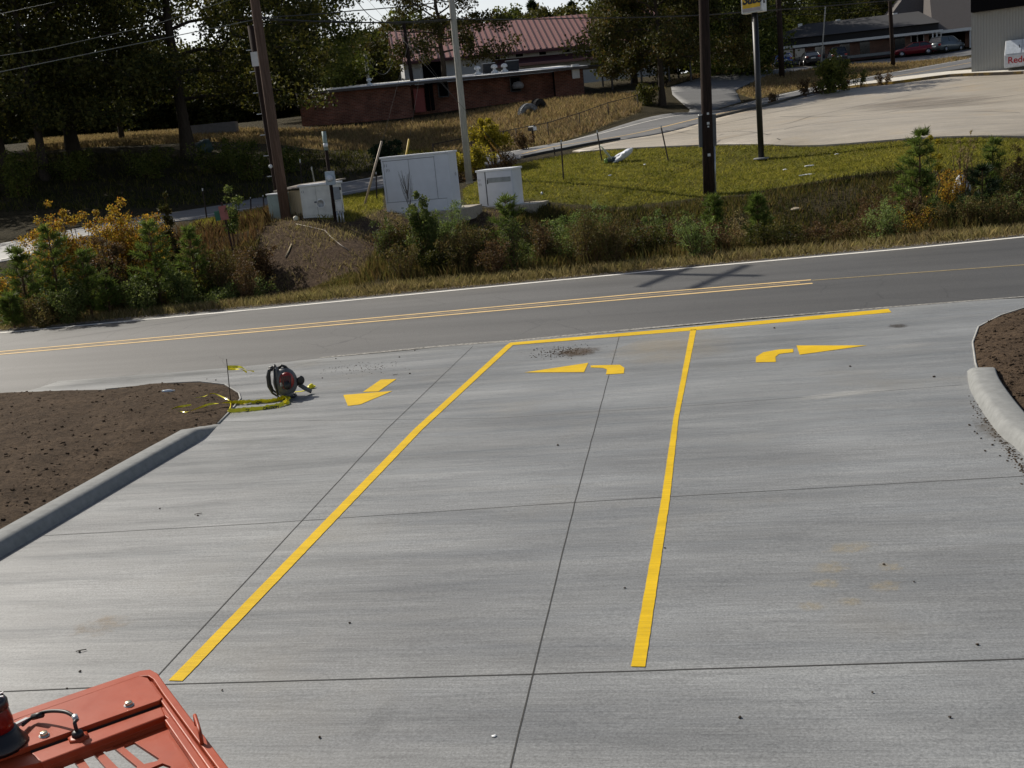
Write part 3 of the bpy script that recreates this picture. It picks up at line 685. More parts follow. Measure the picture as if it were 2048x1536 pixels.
# small house roof behind trees
A = onY(650,172,150); B = onY(748,164,152); A[2] = B[2] = 8.5; F = Fac(A, B); r = F.root('small_house', 'small dark roofed house half hidden behind the left of the flat roof', 'house')
MB().box((F.L/2, 4, 1.5), (F.L, 8, 3.2)).obj('wall', M['siding'], r); mb = MB(); hr = F.sz(690,162)[1]
mb.prism([(-.5, -.5, 3), (F.L+.5, -.5, 3), (F.L+.5, 4, hr), (-.5, 4, hr)], (0, 0, 0), (0, 0, .12)); mb.prism([(-.5, 8.5, 3), (F.L+.5, 8.5, 3), (F.L+.5, 4, hr), (-.5, 4, hr)], (0, 0, 0), (0, 0, .12))
M['shingle'] = simple('grey shingle', (.085, .082, .085), .9, 0, .25, 20); mb.obj('roof', M['shingle'], r)

# hip-roofed clinic on the hill
A = onY(1553,131,134); B = onY(1858,101,131); A[2] = B[2] = (A[2]+B[2])/2; F = Fac(A, B); r = F.root('hip_roof_building', 'low brick building with a wide dark hip roof and white fascia on the hill', 'building')
fz = F.sz(1560,97,-1.6)[1]; bz = fz+1.0; L_ = F.L; D_ = 17; rh = F.sz(1700,38,6)[1]
MB().box((L_/2, D_/2, fz/2-.2), (L_, D_, fz+.2)).obj('wall', M['brick2'], r)
MB().box((L_/2-.5, D_/2, fz+.02), (L_+3.4, D_+3.4, .28)).obj('fascia', M['trim'], r)
MB().box((L_/2-.5, D_/2, fz+.55), (L_+2.6, D_+2.6, .78)).obj('roof_band', simple('black roof edge', (.014, .014, .016), .8), r)
o_ = .1; mb = MB(); xa, xb, ya, yb = -2.2, L_+.9, -1.9, D_+1.9; zt = fz+.94
mb.add([(xa, ya, zt), (xb, ya, zt), (xb, yb, zt), (xa, yb, zt), (xa+6.5, D_/2-2.5, rh), (xb-.8, D_/2-2.5, rh), (xb-.8, D_/2+2.5, rh), (xa+6.5, D_/2+2.5, rh)], [[0, 1, 5, 4], [1, 2, 6, 5], [2, 3, 7, 6], [3, 0, 4, 7], [4, 5, 6, 7], [3, 2, 1, 0]])
mb.obj('roof', simple('charcoal shingle', (.026, .026, .029), .85, 0, .3, 14), r)
for px in (1576, 1600, 1640, 1690, 1730, 1800):
    x = F.sz(px, 110)[0]; MB().box((x, -.03, 1.4), (1.1, .08, 2.2)).obj('window' , M['glass'], r)
for px0, px1 in ((1822, 1834), (1835, 1847)):
    a, z0 = F.sz(px0, 84); b, z1 = F.sz(px1, 73); w = MB().box(((a+b)/2, -.02, (z0+z1)/2+.1), (b-a, .1, z1-z0+.3)).obj('window', M['dark'], r)
    fm = MB()
    for q in ((a, z0, a, z1+.3), (b, z0, b, z1+.3), (a, z1+.3, b, z1+.3)): fm.bar((q[0], -.1, q[1]), (q[2], -.1, q[3]), .08, .08)
    fm.obj('frame', M['trim'], w)
for px in (1860, 1868): MB().box((F.sz(px, 90)[0], -1.5, fz/2-.1), (.14, .14, fz-.1)).obj('post', M['trim'], r)
MB().box((L_/2, -1.9, .05), (L_+2, 1.6, .3)).obj('walk_slab', M['curbm'], r)
for px, py in ((1600, 46), (1676, 34), (1790, 24)):
    x, z = F.sz(px, py, 6); MB().box((x, 6, rh-.2), (.5, .4, .6)).obj('roof_vent', M['roofwhite'], r)
# taller grey-brown roof to its right
A = onY(1872,103,132); B = onY(1990,92,131); A[2] = B[2] = (A[2]+B[2])/2; F = Fac(A, B); r = F.root('church_building', 'tall brownish grey shingled gable roof building behind the pale store', 'building')
fz = F.sz(1872,66,0)[1]; L_ = 24; MB().box((L_/2+2, 9, fz/2), (L_-4, 12, fz)).obj('wall', M['brick2'], r); MB().box((L_/2, -1.3, fz), (L_+1.2, .14, .35)).obj('fascia', M['trim'], r)
rt = fz+9.5; mb = MB(); x2 = F.sz(1826,26,6)[0]
mb.add([(-.6, -1.3, fz+.15), (L_, -1.3, fz+.15), (L_, 9, rt), (1.0, 9, rt), (L_, 19, fz+.15), (-.6, 19, fz+.15)], [[0, 1, 2, 3], [3, 2, 4, 5], [0, 3, 5], [1, 4, 2], [0, 5, 4, 1]])
mb.add([(-5.5, 5, fz+1), (0, 5, fz+1), (2, 9, rt), (-5.5, 14, fz+1)], [[0, 1, 2], [0, 2, 3], [1, 3, 2], [0, 3, 1]])
mb.obj('roof', simple('brownish shingle', (.09, .08, .076), .9, 0, .2, 12), r)
for x in (.3, 3.5, 6.5): MB().box((x, -1.1, fz/2), (.15, .15, fz)).obj('post', M['trim'], r)
# pale store with ice chest
A = onY(1943,141,84); B = onY(2048,134,82); A[2] = B[2] = min(A[2], B[2]); F = Fac(A, B); r = F.root('store_building', 'pale grey ribbed metal store wall with a black canopy band at right edge', 'building')
m = NT('grey ribbed wall'); wv = m.n('TexWave'); wv.inputs['Scale'].default_value = 1.6; wv.inputs['Distortion'].default_value = .4; m.L(m.coord(), wv.inputs[0])
m.base(m.mix(m.math('MULTIPLY', wv.outputs[1], .5), (.30, .30, .28), (.235, .235, .22))); m.rough(.5); m.bump(wv.outputs[1], .5, .05)
hb = F.sz(1943,26)[1]; L_ = 26
MB().box((L_/2, 10, hb/2-.2), (L_, 20, hb+.4)).obj('wall', m.m, r)
MB().box((L_/2+.05, 9.6, hb+1.6), (L_-.1, 20.6, 3.2)).obj('canopy_band', simple('black fascia', (.005, .005, .006), .9, 0, .1, 3, .1), r)
bxx, bz_ = F.sz(2008,138,-1.2); cx_ = F.A[:2]+F.x*bxx-F.n*1.15
t = thing('ice_merchandiser', 'grey and white ice merchandiser with red lettering beside the store wall', 'ice chest', (cx_[0], cx_[1], F.A[2]+.05), F.rz)
IW, IH = 2.3, F.sz(2010,83,-1.1)[1]
mb = MB(); hb_ = IH*.46
mb.prism([(0, 0, 0), (0, 1., 0), (0, 1., IH), (0, .55, IH), (0, 0, hb_)], (0, 0, 0), (IW, 0, 0)); mb.obj('cabinet', simple('light grey enamel', (.5, .52, .54), .35), t, .03)
sl_ = Vector((0, .55, IH-hb_)).normalized(); nn_ = Vector((0, -sl_.z, sl_.y)); RX = Matrix((Vector((1, 0, 0)), sl_, nn_*-1)).transposed()
for k in (0, 1):
    c_ = Vector((.6+k*1.08, .275, hb_+(IH-hb_)/2))+nn_*.02; d = MB().box(c_, (.98, (IH-hb_)*1.0, .05), RX).obj('door', simple('door panel', (.56, .6, .64), .3), t)
    MB().bar(c_+Vector((-.38 if k else .38, 0, -.2))+nn_*.06, c_+Vector((-.38 if k else .38, 0, .1))+nn_*.06, .04, .04).obj('handle', M['black'], d)
MB().box((IW/2, -.012, hb_/2+.02), (IW-.06, .02, hb_-.1)).obj('front_panel', simple('white panel', (.62, .62, .63), .4), t)
M['redink'] = simple('red ink', (.45, .012, .02), .5)
text('Reddy', .62, M['redink'], t, (.24, -.03, .30), (math.pi/2, 0, 0), 'lettering', .004, bold=.012)
text('ICE', .2, M['redink'], t, (1.75, .53, IH-.1), (math.pi/2, 0, 0), 'lettering', .004)
MB().box((2.0, .8, IH+.2), (.9, .08, .5)).obj('top_sign', simple('pink grey sign', (.5, .42, .43), .5), t)

# ------------------------------------------------------------------ yellow shop sign on black pole
P = onY(1523,320,50); P[2] = float(g(P[0], P[1])); t = thing('shop_sign', 'tall black sign post carrying a cut off yellow and white lit box sign', 'sign', P)
zt = topz(P, 28)-P[2]; MB().tube([(0, 0, -.3), (0, 0, zt+.1)], .13, 20).obj('post', M['black'], t)
sg = MB().box((.02, 0, zt+.1), (.5, .5, .2)); s_rz = .62
box = thing('x', None, None); bpy.data.objects.remove(box)
Rz = Matrix.Rotation(-.75, 3, 'Z'); c_ = Vector((-.02, 0, zt+1.0)); bx = MB().box(c_, (1.0, .42, 1.9), Rz).obj('sign_box', simple('white sign enamel', (.62, .63, .63), .4), t, .02)
def onbox(lx, lz, w, h, mat, name, off=.012): return MB().box(c_+Rz @ Vector((lx, -.215-off, lz)), (w, .012, h), Rz).obj(name, mat, bx)
onbox(-.0, .06, .86, 1.6, simple('yellow sign face', (.80, .48, .01), .4), 'yellow_face'); onbox(0, -.82, .86, .12, simple('greyed lower face', (.42, .36, .36), .4), 'lower_face')
text('Subs', .5, M['black'], bx, c_+Rz @ Vector((-.42, -.24, -.56)), (math.pi/2, 0, -.75), 'lettering', .004, shear=.3, bold=.02)
MB().box(c_+Rz @ Vector((.502, 0, -.55)), (.012, .16, .12), Rz).obj('disconnect_switch', M['black'], bx)
MB().lathe([(.36, 0), (.34, .06), (.2, .07)], 16).obj('footing', M['curbm'], t)

# ------------------------------------------------------------------ cars
M['tyre'] = simple('tyre rubber', (.015, .015, .015), .9); M['rim'] = simple('alloy', (.4, .4, .42), .3, .8); M['redlens'] = simple('red lens', (.35, .01, .01), .25); M['clear'] = simple('clear lens', (.6, .62, .65), .15)
def car(px, Y, rz, col, label, suv=False, kind='car', s=1.):
    P = at(px, Y); P[2] += .03; t = thing('parked_car', label, kind, P, rz, 'cars parked outside the hip roof building'); t.scale = (s, s, s)
    L, W_, Hh = (4.7, 1.85, 1.72) if suv else (4.7, 1.8, 1.45); paint = simple('car paint', col, .22, .2, .03, 1, .6)
    sec = [(-L/2, .72, .38, .78), (-L/2+.12, .84, .28, .95), (-L*.3, .9, .24, 1.02), (0, .9, .24, .98), (L*.2, .9, .24, .96), (L*.33, .88, .26, .92), (L/2-.15, .8, .3, .78), (L/2, .68, .4, .66)]
    mb = MB(); V = []
    for x, hw, z0, z1 in sec:
        z1 += .12 if suv else 0; V += [(x, -hw*.92, z0), (x, -hw, (z0+z1)/2), (x, -hw*.93, z1), (x, 0, z1+.04), (x, hw*.93, z1), (x, hw, (z0+z1)/2), (x, hw*.92, z0)]
    m_ = 7; F_ = [[i*m_+j, i*m_+(j+1) % m_, (i+1)*m_+(j+1) % m_, (i+1)*m_+j] for i in range(len(sec)-1) for j in range(m_)]+[list(range(m_)), [(len(sec)-1)*m_+j for j in range(m_)]]
    mb.add(V, F_, True); b = mb.obj('body', paint, t)
    zb = 1.08 if suv else .97; xr, xf = (-L/2+.15, L*.28) if suv else (-L*.42, L*.26); xr2, xf2 = (-L/2+.45, L*.08) if suv else (-L*.24, L*.06)
    gl = MB(); gl.add([(xr, -.78, zb), (xf, -.78, zb), (xf, .78, zb), (xr, .78, zb), (xr2, -.6, Hh-.05), (xf2, -.6, Hh-.05), (xf2, .6, Hh-.05), (xr2, .6, Hh-.05)], [[0, 1, 5, 4], [1, 2, 6, 5], [2, 3, 7, 6], [3, 0, 4, 7], [4, 5, 6, 7], [3, 2, 1, 0]]); gl.obj('windows', M['glass'], t, .04)
    MB().box(((xr2+xf2)/2, 0, Hh-.03), (xf2-xr2+.1, 1.26, .07)).obj('roof', paint, t, .03)
    for sgn in (-1, 1):
        for a, c in ((xr, xr2), (xf, xf2), ((xr+xf)/2-.1, (xr+xf)/2-.1)): MB().bar((a, sgn*.775, zb), (c, sgn*.605, Hh-.04), .07, .07).obj('pillar', paint, t)
    for sx in (-.3, .3):
        for sy in (-1, 1):
            c = (L*sx, sy*.82, .34); Mx = Matrix.Rotation(math.pi/2, 3, 'X'); w = MB().lathe([(.2, -.11), (.32, -.11), (.345, -.06), (.345, .06), (.32, .11), (.2, .11)], 18, c, Mx).obj('wheel', M['tyre'], t)
            MB().lathe([(.0, -.115), (.2, -.118), (.2, .118), (.0, .115)], 12, c, Mx).obj('rim', M['rim'], w)
    for sy in (-1, 1):
        MB().box((-L/2+.03, sy*.68, .85), (.12, .26, .2)).obj('tail_light', M['redlens'], t); MB().box((L/2-.1, sy*.6, .66), (.14, .3, .14)).obj('headlight', M['clear'], t)
        MB().box((xf-.25, sy*.98, zb+.06), (.12, .18, .13)).obj('mirror', paint, t)
    MB().box((-L/2-.01, 0, .7), (.02, .5, .14)).obj('number_plate', M['trim'], t); MB().box((-L/2-.02, 0, .42), (.14, 1.5, .18)).obj('bumper', M['black'], t, .02)
    return t
NF = math.radians(80)
car(1567, 127, NF, (.02, .05, .22), 'blue sedan parked at the left end of the hip roof building', s=.98)
car(1620, 127.5, NF+.06, (.03, .032, .035), 'dark sedan with a pale roof, second from the left end')
car(1674, 127.5, NF, (.02, .028, .04), 'dark blue sport utility car parked third from the left', True)
car(1833, 128, math.radians(150), (.2, .012, .02), 'bright red car parked near the white framed windows')
car(1893, 127.5, math.radians(35), (.10, .12, .13), 'dark grey green sport utility car nearest the pale store', True)

# ------------------------------------------------------------------ utility poles
def woodmat(name, a, b):
    m = NT(name); co = m.coord((9, 9, .5)); n = m.noise(co, 3, 6, .7); m.base(m.ramp(n, [(.3, a), (.7, b)])); m.rough(.9, .15); m.bump(n, .6, .02); return m.m
M['wood1'] = woodmat('brown creosoted wood', (.06, .04, .03), (.16, .105, .08)); M['wood2'] = woodmat('dark creosoted wood', (.012, .009, .008), (.05, .032, .025)); M['wood3'] = woodmat('weathered grey wood', (.26, .25, .22), (.50, .48, .43))
def lean(px0, py0, px1, py1, Y):
    A = onY(px0, py0, Y); B = onY(px1, py1, Y); return A, B
def pole(name, label, px0, py0, px1, py1, Y, r0, r1, mat, ext, cat='utility pole'):
    A, B = lean(px0, py0, px1, py1, Y); A[2] = float(g(A[0], A[1])); d = (B-A); d /= d[2]; T = A+d*(B[2]-A[2]+ext)
    t = thing(name, label, cat, A); mb = MB(); D = Vector(T-A); mb.tube([D*(-.05), D*.33, D*.66, D], [r0, r0+(r1-r0)*.33, r0+(r1-r0)*.66, r1], 14); mb.obj('shaft', mat, t)
    return t, A, d
def on(A, d, z): return Vector(tuple(d*z))
P1, A1, d1 = pole('utility_pole', 'tall brown wooden utility pole leaning left beside the meter cabinet', 574, 449, 509.5, 0, 40.2, .19, .13, M['wood1'], 6.8)
z_ = (446-340)/FPX*40.2; MB().lathe([(.0, 0), (.07, .01), (.07, .05), (0, .06)], 10, (-.25, -.2, z_*.98), Matrix.Rotation(math.pi/2, 3, 'X')).obj('pole_tag', M['trim'], P1)
for zc_ in (12.1, 13.4): MB().box(on(A1, d1, zc_)+Vector((0, -.2, 0)), (3.2, .14, .16), Matrix.Rotation(.9, 3, 'Z')).obj('crossarm', M['wood1'], P1)
MB().lathe([(.22, -.5), (.24, -.4), (.24, .4), (.2, .5)], 14, on(A1, d1, 11.2)+Vector((.42, 0, 0))).obj('transformer', M['metal'], P1)
P1b, A1b, d1b = pole('utility_pole', 'dark slanted pole just behind the left brown utility pole', 566, 440, 500, 40, 41.5, .15, .13, M['wood2'], -.2)
zt = (440-140)/FPX*41.5; MB().box(on(A1b, d1b, zt)+Vector((-.03, -.17, 0)), (.24, .03, .5)).obj('white_plate', M['trim'], P1b)
for k in range(7): MB().bar(on(A1b, d1b, 1.5+k*.75)+Vector((-.32, 0, 0)), on(A1b, d1b, 1.5+k*.75), .03, .03).obj('step_peg', M['metal'], P1b)
P2, A2, d2 = pole('utility_pole', 'pale weathered pole between the large and small white cabinets', 939, 367, 903, 0, 50, .16, .125, M['wood3'], 3)
P3, A3, d3 = pole('utility_pole', 'very dark thick utility pole with side conduits at the ditch edge', 1418, 388, 1407.5, 0, 42, .215, .165, M['wood2'], 4)
for sx, zz0, zz1 in ((-.25, 1.75, 2.9), (.25, 1.75, 2.9)):
    q0, q1 = on(A3, d3, zz0)+Vector((sx, 0, 0)), on(A3, d3, zz1)+Vector((sx, 0, 0)); b = MB().bar(q0, q1, .09, .16).obj('conduit_box', simple('grey conduit', (.10, .10, .10), .6), P3)
    MB().box(q1+Vector((0, 0, .03)), (.12, .18, .05)).obj('cap', M['trim'], b)
MB().tube([on(A3, d3, 0)+Vector((.25, 0, 0)), on(A3, d3, 1.75)+Vector((.25, 0, 0))], .04, 8).obj('conduit', M['metal'], P3)
for z0, s_ in ((2.95, .08), (2.6, .09), (2.48, .06), (1.45, .1)):
    MB().box(on(A3, d3, z0)+Vector((.0, -.215, 0)), (s_, .02, s_)).obj('pole_tag', M['trim'], P3)
P4, A4, d4 = pole('utility_pole', 'thin grey pole in the trees left of the red roof', 737, 166, 730, 108, 120, .18, .15, M['wood3'], 0)
P5, A5, d5 = pole('utility_pole', 'dark pole standing before the pale gable end of the red roofed building', 826, 160, 807, 45, 112, .2, .17, M['wood2'], 0)
P6, A6, d6 = pole('utility_pole', 'dark pole in front of the left hip of the dark roof', 1563, 128, 1557, 0, 112, .28, .25, M['wood2'], 3)
P7, A7, d7 = pole('utility_pole', 'dark pole in front of the middle of the dark hip roof', 1786, 111, 1780, 5, 116, .22, .18, M['wood2'], 2)
P8, A8, d8 = pole('utility_pole', 'slim pale mast before the left part of the dark hip roof', 1640, 128, 1651, 12, 115, .08, .06, M['wood3'], 0)
# ------------------------------------------------------------------ wires
M['wire'] = simple('black cable', (.012, .012, .012), .6); M['wire2'] = simple('pale cable', (.12, .13, .12), .5); M['guy'] = simple('guy strand', (.08, .075, .07), .8)
def wire(label, pts, sag, r, mat, name='overhead_wire', group='overhead wires', cat='wire'):
    Q = []
    for a, b in zip(pts, pts[1:]):
        a = np.array(a); b = np.array(b)
        for i in range(14):
            s = i/14; p = a+(b-a)*s; p[2] -= sag*4*s*(1-s); Q.append(p)
    Q.append(np.array(pts[-1])); o = MB().tube(Q, r, 6).obj(name, mat); tag(o, label, cat, group); return o
PX1 = lambda y: onY(509.5+(y)*.1437, y, 40.2)
wire('lowest pale cable running left from the brown pole', [onY(-250,182,36), onY(0,144,37), PX1(38)], .0, .014, M['wire2'])
wire('faint middle cable running left from the brown pole', [onY(-250,150,38), onY(90,98,39), onY(300,52,40), onY(470,-4,41)], .0, .011, M['wire2'])
wire('faint upper cable crossing the tree tops at left edge', [onY(-250,90,40), onY(0,28,41), onY(110,4,41)], .0, .010, M['wire2'])
wire('thick black cable sagging from brown pole past the pale pole', [PX1(36), onY(740,45,45), onY(903,38,50), onY(1160,36,60), onY(1411,30,60), onY(1900,-10,60)], .04, .03, M['wire'])
wire('thin black cable rising from brown pole to the pale pole', [PX1(35), onY(700,22,45), onY(900,2,50), onY(1050,-30,55)], .03, .022, M['wire'])
wire('second black cable slightly lower between the two left poles', [PX1(40), onY(660,41,44), onY(820,46,48), onY(903,40,50)], .03, .016, M['wire'])
wire('slack black cable coming down to the pole before the gable', [onY(650,-60,70), onY(712,0,90), onY(752,40,105), onY(808,46,112)], .2, .03, M['wire'])
wire('pale drooping service cable in the trees left of the red roof', [onY(730,108,120), onY(790,108,135)], 2.2, .035, M['wire2'])
for k, yy in enumerate((2, 14, 24)): wire(['topmost', 'middle', 'lower'][k]+' faint cable above the hip roof between the two dark poles', [onY(1450,yy+22,105), onY(1559,yy+4,112), onY(1781,yy-10,116)], .3, .02, M['wire'])
# guy wires with guards
def guy(label, top, foot, guard=None, gm=None):
    t = thing('guy_wire', label, 'guy wire', foot, 0, 'guy wires'); f = Vector(foot); T = Vector(top)-f; MB().tube([(0, 0, -.1), T], .0065, 6).obj('strand', M['guy'], t)
    if guard: MB().tube([T*guard[0], T*guard[1]], .045, 8).obj('guard', gm, t)
    MB().lathe([(.05, -.1), (.05, .06), (.02, .1)], 8).obj('anchor', M['metal'], t); return t
yg = simple('yellow plastic guard', (.72, .47, .04), .5); pk = simple('faded tan guard', (.42, .33, .24), .6); og = simple('orange guard', (.70, .36, .05), .5)
ft = at(727, 45.5); tp = onY(763,285,45.5); L_ = Vector(tp)-Vector(ft); T = np.array(ft)+(np.array(tp)-ft)*3.0; guy('guy wire in faded tan guard left of the large cabinet', T, ft, (.02, .34), pk)
ft = at(800, 55); tp = onY(818,278,55); tp0 = ft; v_ = (np.array(tp)-ft); guy('guy wire in yellow guard rising behind the large cabinet', np.array(ft)+v_*2.6, ft, (.0, .385), yg)
ft = at(1021, 56.5); tp = onY(970,272,56); v_ = np.array(tp)-ft; guy('guy wire in orange guard right of the goldenrod', np.array(ft)+v_*5, ft, (.0, .2), og)
ft = at(1084, 44); guy('bare guy wire reaching the grass right of the small cabinet', onY(700,-40,50), ft)
# ------------------------------------------------------------------ cabinets
M['cabw'] = simple('grey white enamel', (.64, .66, .70), .5, 0, .05, 3); M['cabo'] = simple('stained cream enamel', (.60, .60, .56), .55, 0, .14, 3); M['cabl'] = simple('white and sunlit top enamel', (.72, .73, .73), .45, 0, .04)  # cabinet tops get a whiter enamel, sunlight put into their colour
M['green'] = simple('grey green enamel', (.26, .32, .29), .6, 0, .12, 4); M['seam'] = simple('dark seam', (.12, .125, .14), .8); M['ply'] = woodmat('weathered plywood', (.42, .33, .20), (.68, .58, .40)); M['ply2'] = woodmat('grey board', (.16, .14, .12), (.30, .27, .23))
def facing(pl, pr, YL, YR):
    A = onY(*pl, YL); B = onY(*pr, YR); z = (A[2]+B[2])/2; A[2] = z; B[2] = z; return Fac(A, B)
def pad(F, x0, x1, y0, y1, parent, top=0., th=.5): return MB().box(((x0+x1)/2, (y0+y1)/2, top-th/2), (x1-x0, y1-y0, th)).obj('pad', M['lot'], parent)
def seams(F, lines, parent, name='seam', w=.025, y=-.012):
    for a, b in lines:
        p = F.sz(*a); q = F.sz(*b); MB().bar((p[0], y, p[1]), (q[0], y, q[1]), .01 if False else w, w).obj(name, M['seam'], parent)
def panel(F, a, b, mat, parent, name, y=-.02, th=.03):
    p = F.sz(*a); q = F.sz(*b); return MB().box(((p[0]+q[0])/2, y, (p[1]+q[1])/2), (abs(q[0]-p[0]), th, abs(q[1]-p[1]))).obj(name, mat, parent)
# large cabinet
F = facing((774,428), (908,421), 41, 40.1); t = F.root('utility_cabinet', 'largest grey white cabinet, with a bare weed in front of it', 'cabinet')
h = F.sz(767,318)[1]; w = F.L; MB().box((w/2, .4, h/2), (w, .8, h)).obj('body', M['cabw'], t, .02); MB().box((w/2, .4, h+.03), (w+.06, .88, .07)).obj('top', M['cabl'], t, .015)
x = F.sz(811,370)[0]
for fx in (.035, .41, .79): MB().box((w*fx, -.003, h*.56), (.009, .010, h*.78)).obj('door_seam', M['seam'], t)
MB().box((w*.41, -.004, h*.955), (w*.78, .012, .018)).obj('door_seam', M['seam'], t)
dp = MB().box((w*.47, -.01, h*.12), (w*.9, .03, h*.18)).obj('lower_panel', M['cabw'], t, .004)
MB().box((w*.47, -.012, h*.215), (w*.9, .034, .014)).obj('edge_seam', M['seam'], dp)
pv = pad(F, -.75, w+.35, -.35, 2., t, .005, .45)
M['ink'] = simple('grey ink', (.09, .09, .11), .6)
text('11', .15, M['ink'], t, (.10, -.012, h-.3), (math.pi/2, 0, 0)); text('(1)', .13, M['ink'], t, (.17, -.012, h-.46), (math.pi/2, 0, 0)); text('( )', .13, M['ink'], t, (w+.012, .45, h-.8), (math.pi/2, 0, math.pi/2))
for k in range(3): MB().box((w*(.25+.13*k), -.028, h*.1), (.1, .01, .05)).obj('vent_mark', M['green'], dp)
# small cabinet
F = facing((960,415), (1030,407), 42.6, 42.0); t = F.root('utility_cabinet', 'smaller grey white cabinet right of the pale pole, with a grey louvre', 'cabinet')
h = F.sz(953,345)[1]; w = F.L; MB().box((w/2, .45, h/2-.1), (w, .9, h+.2)).obj('body', M['cabw'], t, .02); MB().box((w/2, .45, h+.03), (w+.08, .98, .08)).obj('top', M['cabl'], t, .015)
dr = MB().box((w*.62, -.012, h*.5), (w*.72, .03, h*.94)).obj('door', M['cabw'], t, .006); MB().box((w*.24, -.014, h*.5), (.03, .03, h*.97)).obj('hinge_seam', M['seam'], t)
MB().box((w*.62, -.033, h*.74), (w*.66, .016, h*.14)).obj('louvre', simple('grey louvre', (.26, .28, .28), .6), dr); MB().box((w*.30, -.04, h*.7), (.035, .03, h*.12)).obj('handle', M['black'], dr)
text('11', .11, M['ink'], t, (.04, -.012, h-.34), (math.pi/2, 0, 0)); text('(1)', .11, M['ink'], t, (.04, -.012, h-.5), (math.pi/2, 0, 0))
pad(F, -.3, w+.9, -.15, 1.2, t, -.02, .4)
# stained double-door meter cabinet
F = facing((608,447), (683,440), 39.6, 39.2); t = F.root('utility_cabinet', 'stained cream double door cabinet behind the electric meter', 'cabinet')
h = F.sz(600,374)[1]; w = F.sz(671,441)[0]; MB().box((w/2, .45, h/2-.05), (w, .9, h+.1)).obj('body', M['cabo'], t, .02); MB().box((w/2, .45, h+.03), (w+.08, 1., .07)).obj('top', M['cabl'], t, .012)
for k in (0, 1):
    d = MB().box((w*(.27+.47*k), -.012, h*.58), (w*.46, .03, h*.78)).obj('door', M['cabo'], t, .006)
    if k == 0: MB().box((w*.27+w*.2, -.04, h*.55), (.09, .02, .06)).obj('latch', M['seam'], d)
    else: MB().lathe([(.14, 0), (.16, .008), (.17, 0)], 16, (w*.62, -.032, h*.5), Matrix.Rotation(math.pi/2, 3, 'X')).obj('round_mark', M['cabl'], d)
MB().box((w*.5, -.004, h*.58), (.016, .014, h*.8)).obj('door_seam', M['seam'], t); MB().box((w*.5, -.012, h*.09), (w*.94, .03, h*.13)).obj('lower_panel', M['cabo'], t, .005)
text('12', .12, M['ink'], t, (.06, -.03, h-.22), (math.pi/2, 0, 0)); pad(F, -.3, w+.2, -.12, 1.1, t, -.02, .3)
xr = w+.02; P = F.A[:2]+F.x*xr
# narrow green side cabinet left of pole
F2 = facing((541,447), (557,445), 40.6, 40.4); t = F2.root('utility_cabinet', 'narrow grey green cabinet left of the brown pole', 'cabinet'); h = F2.sz(529,391)[1]
MB().box((.32, .25, h/2-.1), (.62, .5, h+.2)).obj('body', M['green'], t, .02); MB().box((.32, .25, h+.02), (.67, .56, .05)).obj('top', M['cabl'], t, .01)
# plywood crate
F3 = facing((584,440), (606,437), 40.7, 40.3); t = F3.root('wooden_box', 'beige plywood box with overhanging grey board lid behind the brown pole', 'box'); h = F3.sz(576,382)[1]
MB().box((.5, .5, h/2-.1), (1.1, 1., h+.2)).obj('body', M['ply'], t, .01)
mb = MB(); mb.prism([(-.65, -.15, h+.0), (1.9, -.15, h+.12), (1.9, 1.15, h+.22), (-.65, 1.15, h+.12)], (0, 0, 0), (0, 0, .05)); mb.obj('lid', M['ply2'], t)
# meter pedestal
Pm = onY(679,449,38.8); Pm[2] = float(g(Pm[0], Pm[1])); t = thing('electric_meter', 'grey electric meter box on posts before the stained cabinet', 'meter', Pm)
def mz(py): return topz(Pm, py)-Pm[2]
lx = lambda z: -.13*0
MB().tube([(-.12, 0, -.2), (-.12, 0, mz(262))], .06, 8).obj('mast_post', M['wood2'], t); MB().tube([(-.12, 0, mz(300)), (-.12, 0, mz(262))], .075, 8).obj('mast_pipe', M['green'], t)
MB().tube([(-.12, 0, mz(293)), (-.12, 0, mz(286))], .08, 8).obj('white_band', M['cabl'], t)
for x, a in ((-.03, 422), (.08, 422), (.17, 422)): MB().tube([(x, -.04, -.1), (x, -.04, mz(a))], .028, 8).obj('conduit', M['metal'], t)
zb, zt = mz(369), mz(342); b = MB().box((-.09, -.1, (zb+zt)/2), (.32, .2, zt-zb)).obj('meter_box', simple('meter grey', (.36, .42, .47), .45), t, .01)
MB().lathe([(.11, 0), (.11, .07), (.08, .11), (0, .12)], 16, (-.09, -.2, (zb+zt)/2), Matrix.Rotation(math.pi/2, 3, 'X')).obj('meter_dial', M['clear'], b)
zb, zt = mz(399), mz(374); b = MB().box((.07, -.09, (zb+zt)/2), (.22, .16, zt-zb)).obj('breaker_box', simple('breaker grey', (.22, .24, .26), .5), t, .01); MB().box((.2, -.12, (zb+zt)/2+.15), (.05, .12, .1)).obj('switch', M['black'], b)
zb, zt = mz(420), mz(402); MB().box((.1, -.09, (zb+zt)/2), (.2, .16, zt-zb)).obj('lower_box', M['metal'], t, .01)
# slanted marker sign
Pm = at(478, 37.2); zt = topz(Pm, 408)-Pm[2]; A_ = onY(443,405,37.2); dd = Vector(A_-Pm)
t = thing('marker_sign', 'leaning rusty stake carrying a faded red plate with a green one behind', 'sign', Pm); MB().bar((0, 0, -.2), dd, .07, .05).obj('stake', simple('rusty stake', (.045, .018, .014), .8), t)
up_ = dd.normalized(); c_ = dd*.86+Vector((0, -.06, 0)); rt_ = up_.cross(Vector((0, -1, 0))).normalized(); Rm = Matrix((rt_, Vector((0, 1, 0)), up_)).transposed()
MB().box(c_, (.26, .02, .46), Rm).obj('red_plate', simple('faded red plate', (.36, .12, .10), .6), t); MB().box(c_+Vector((-.22, .08, -.08)), (.2, .02, .32), Rm).obj('green_plate', simple('green plate', (.03, .13, .08), .6), t)
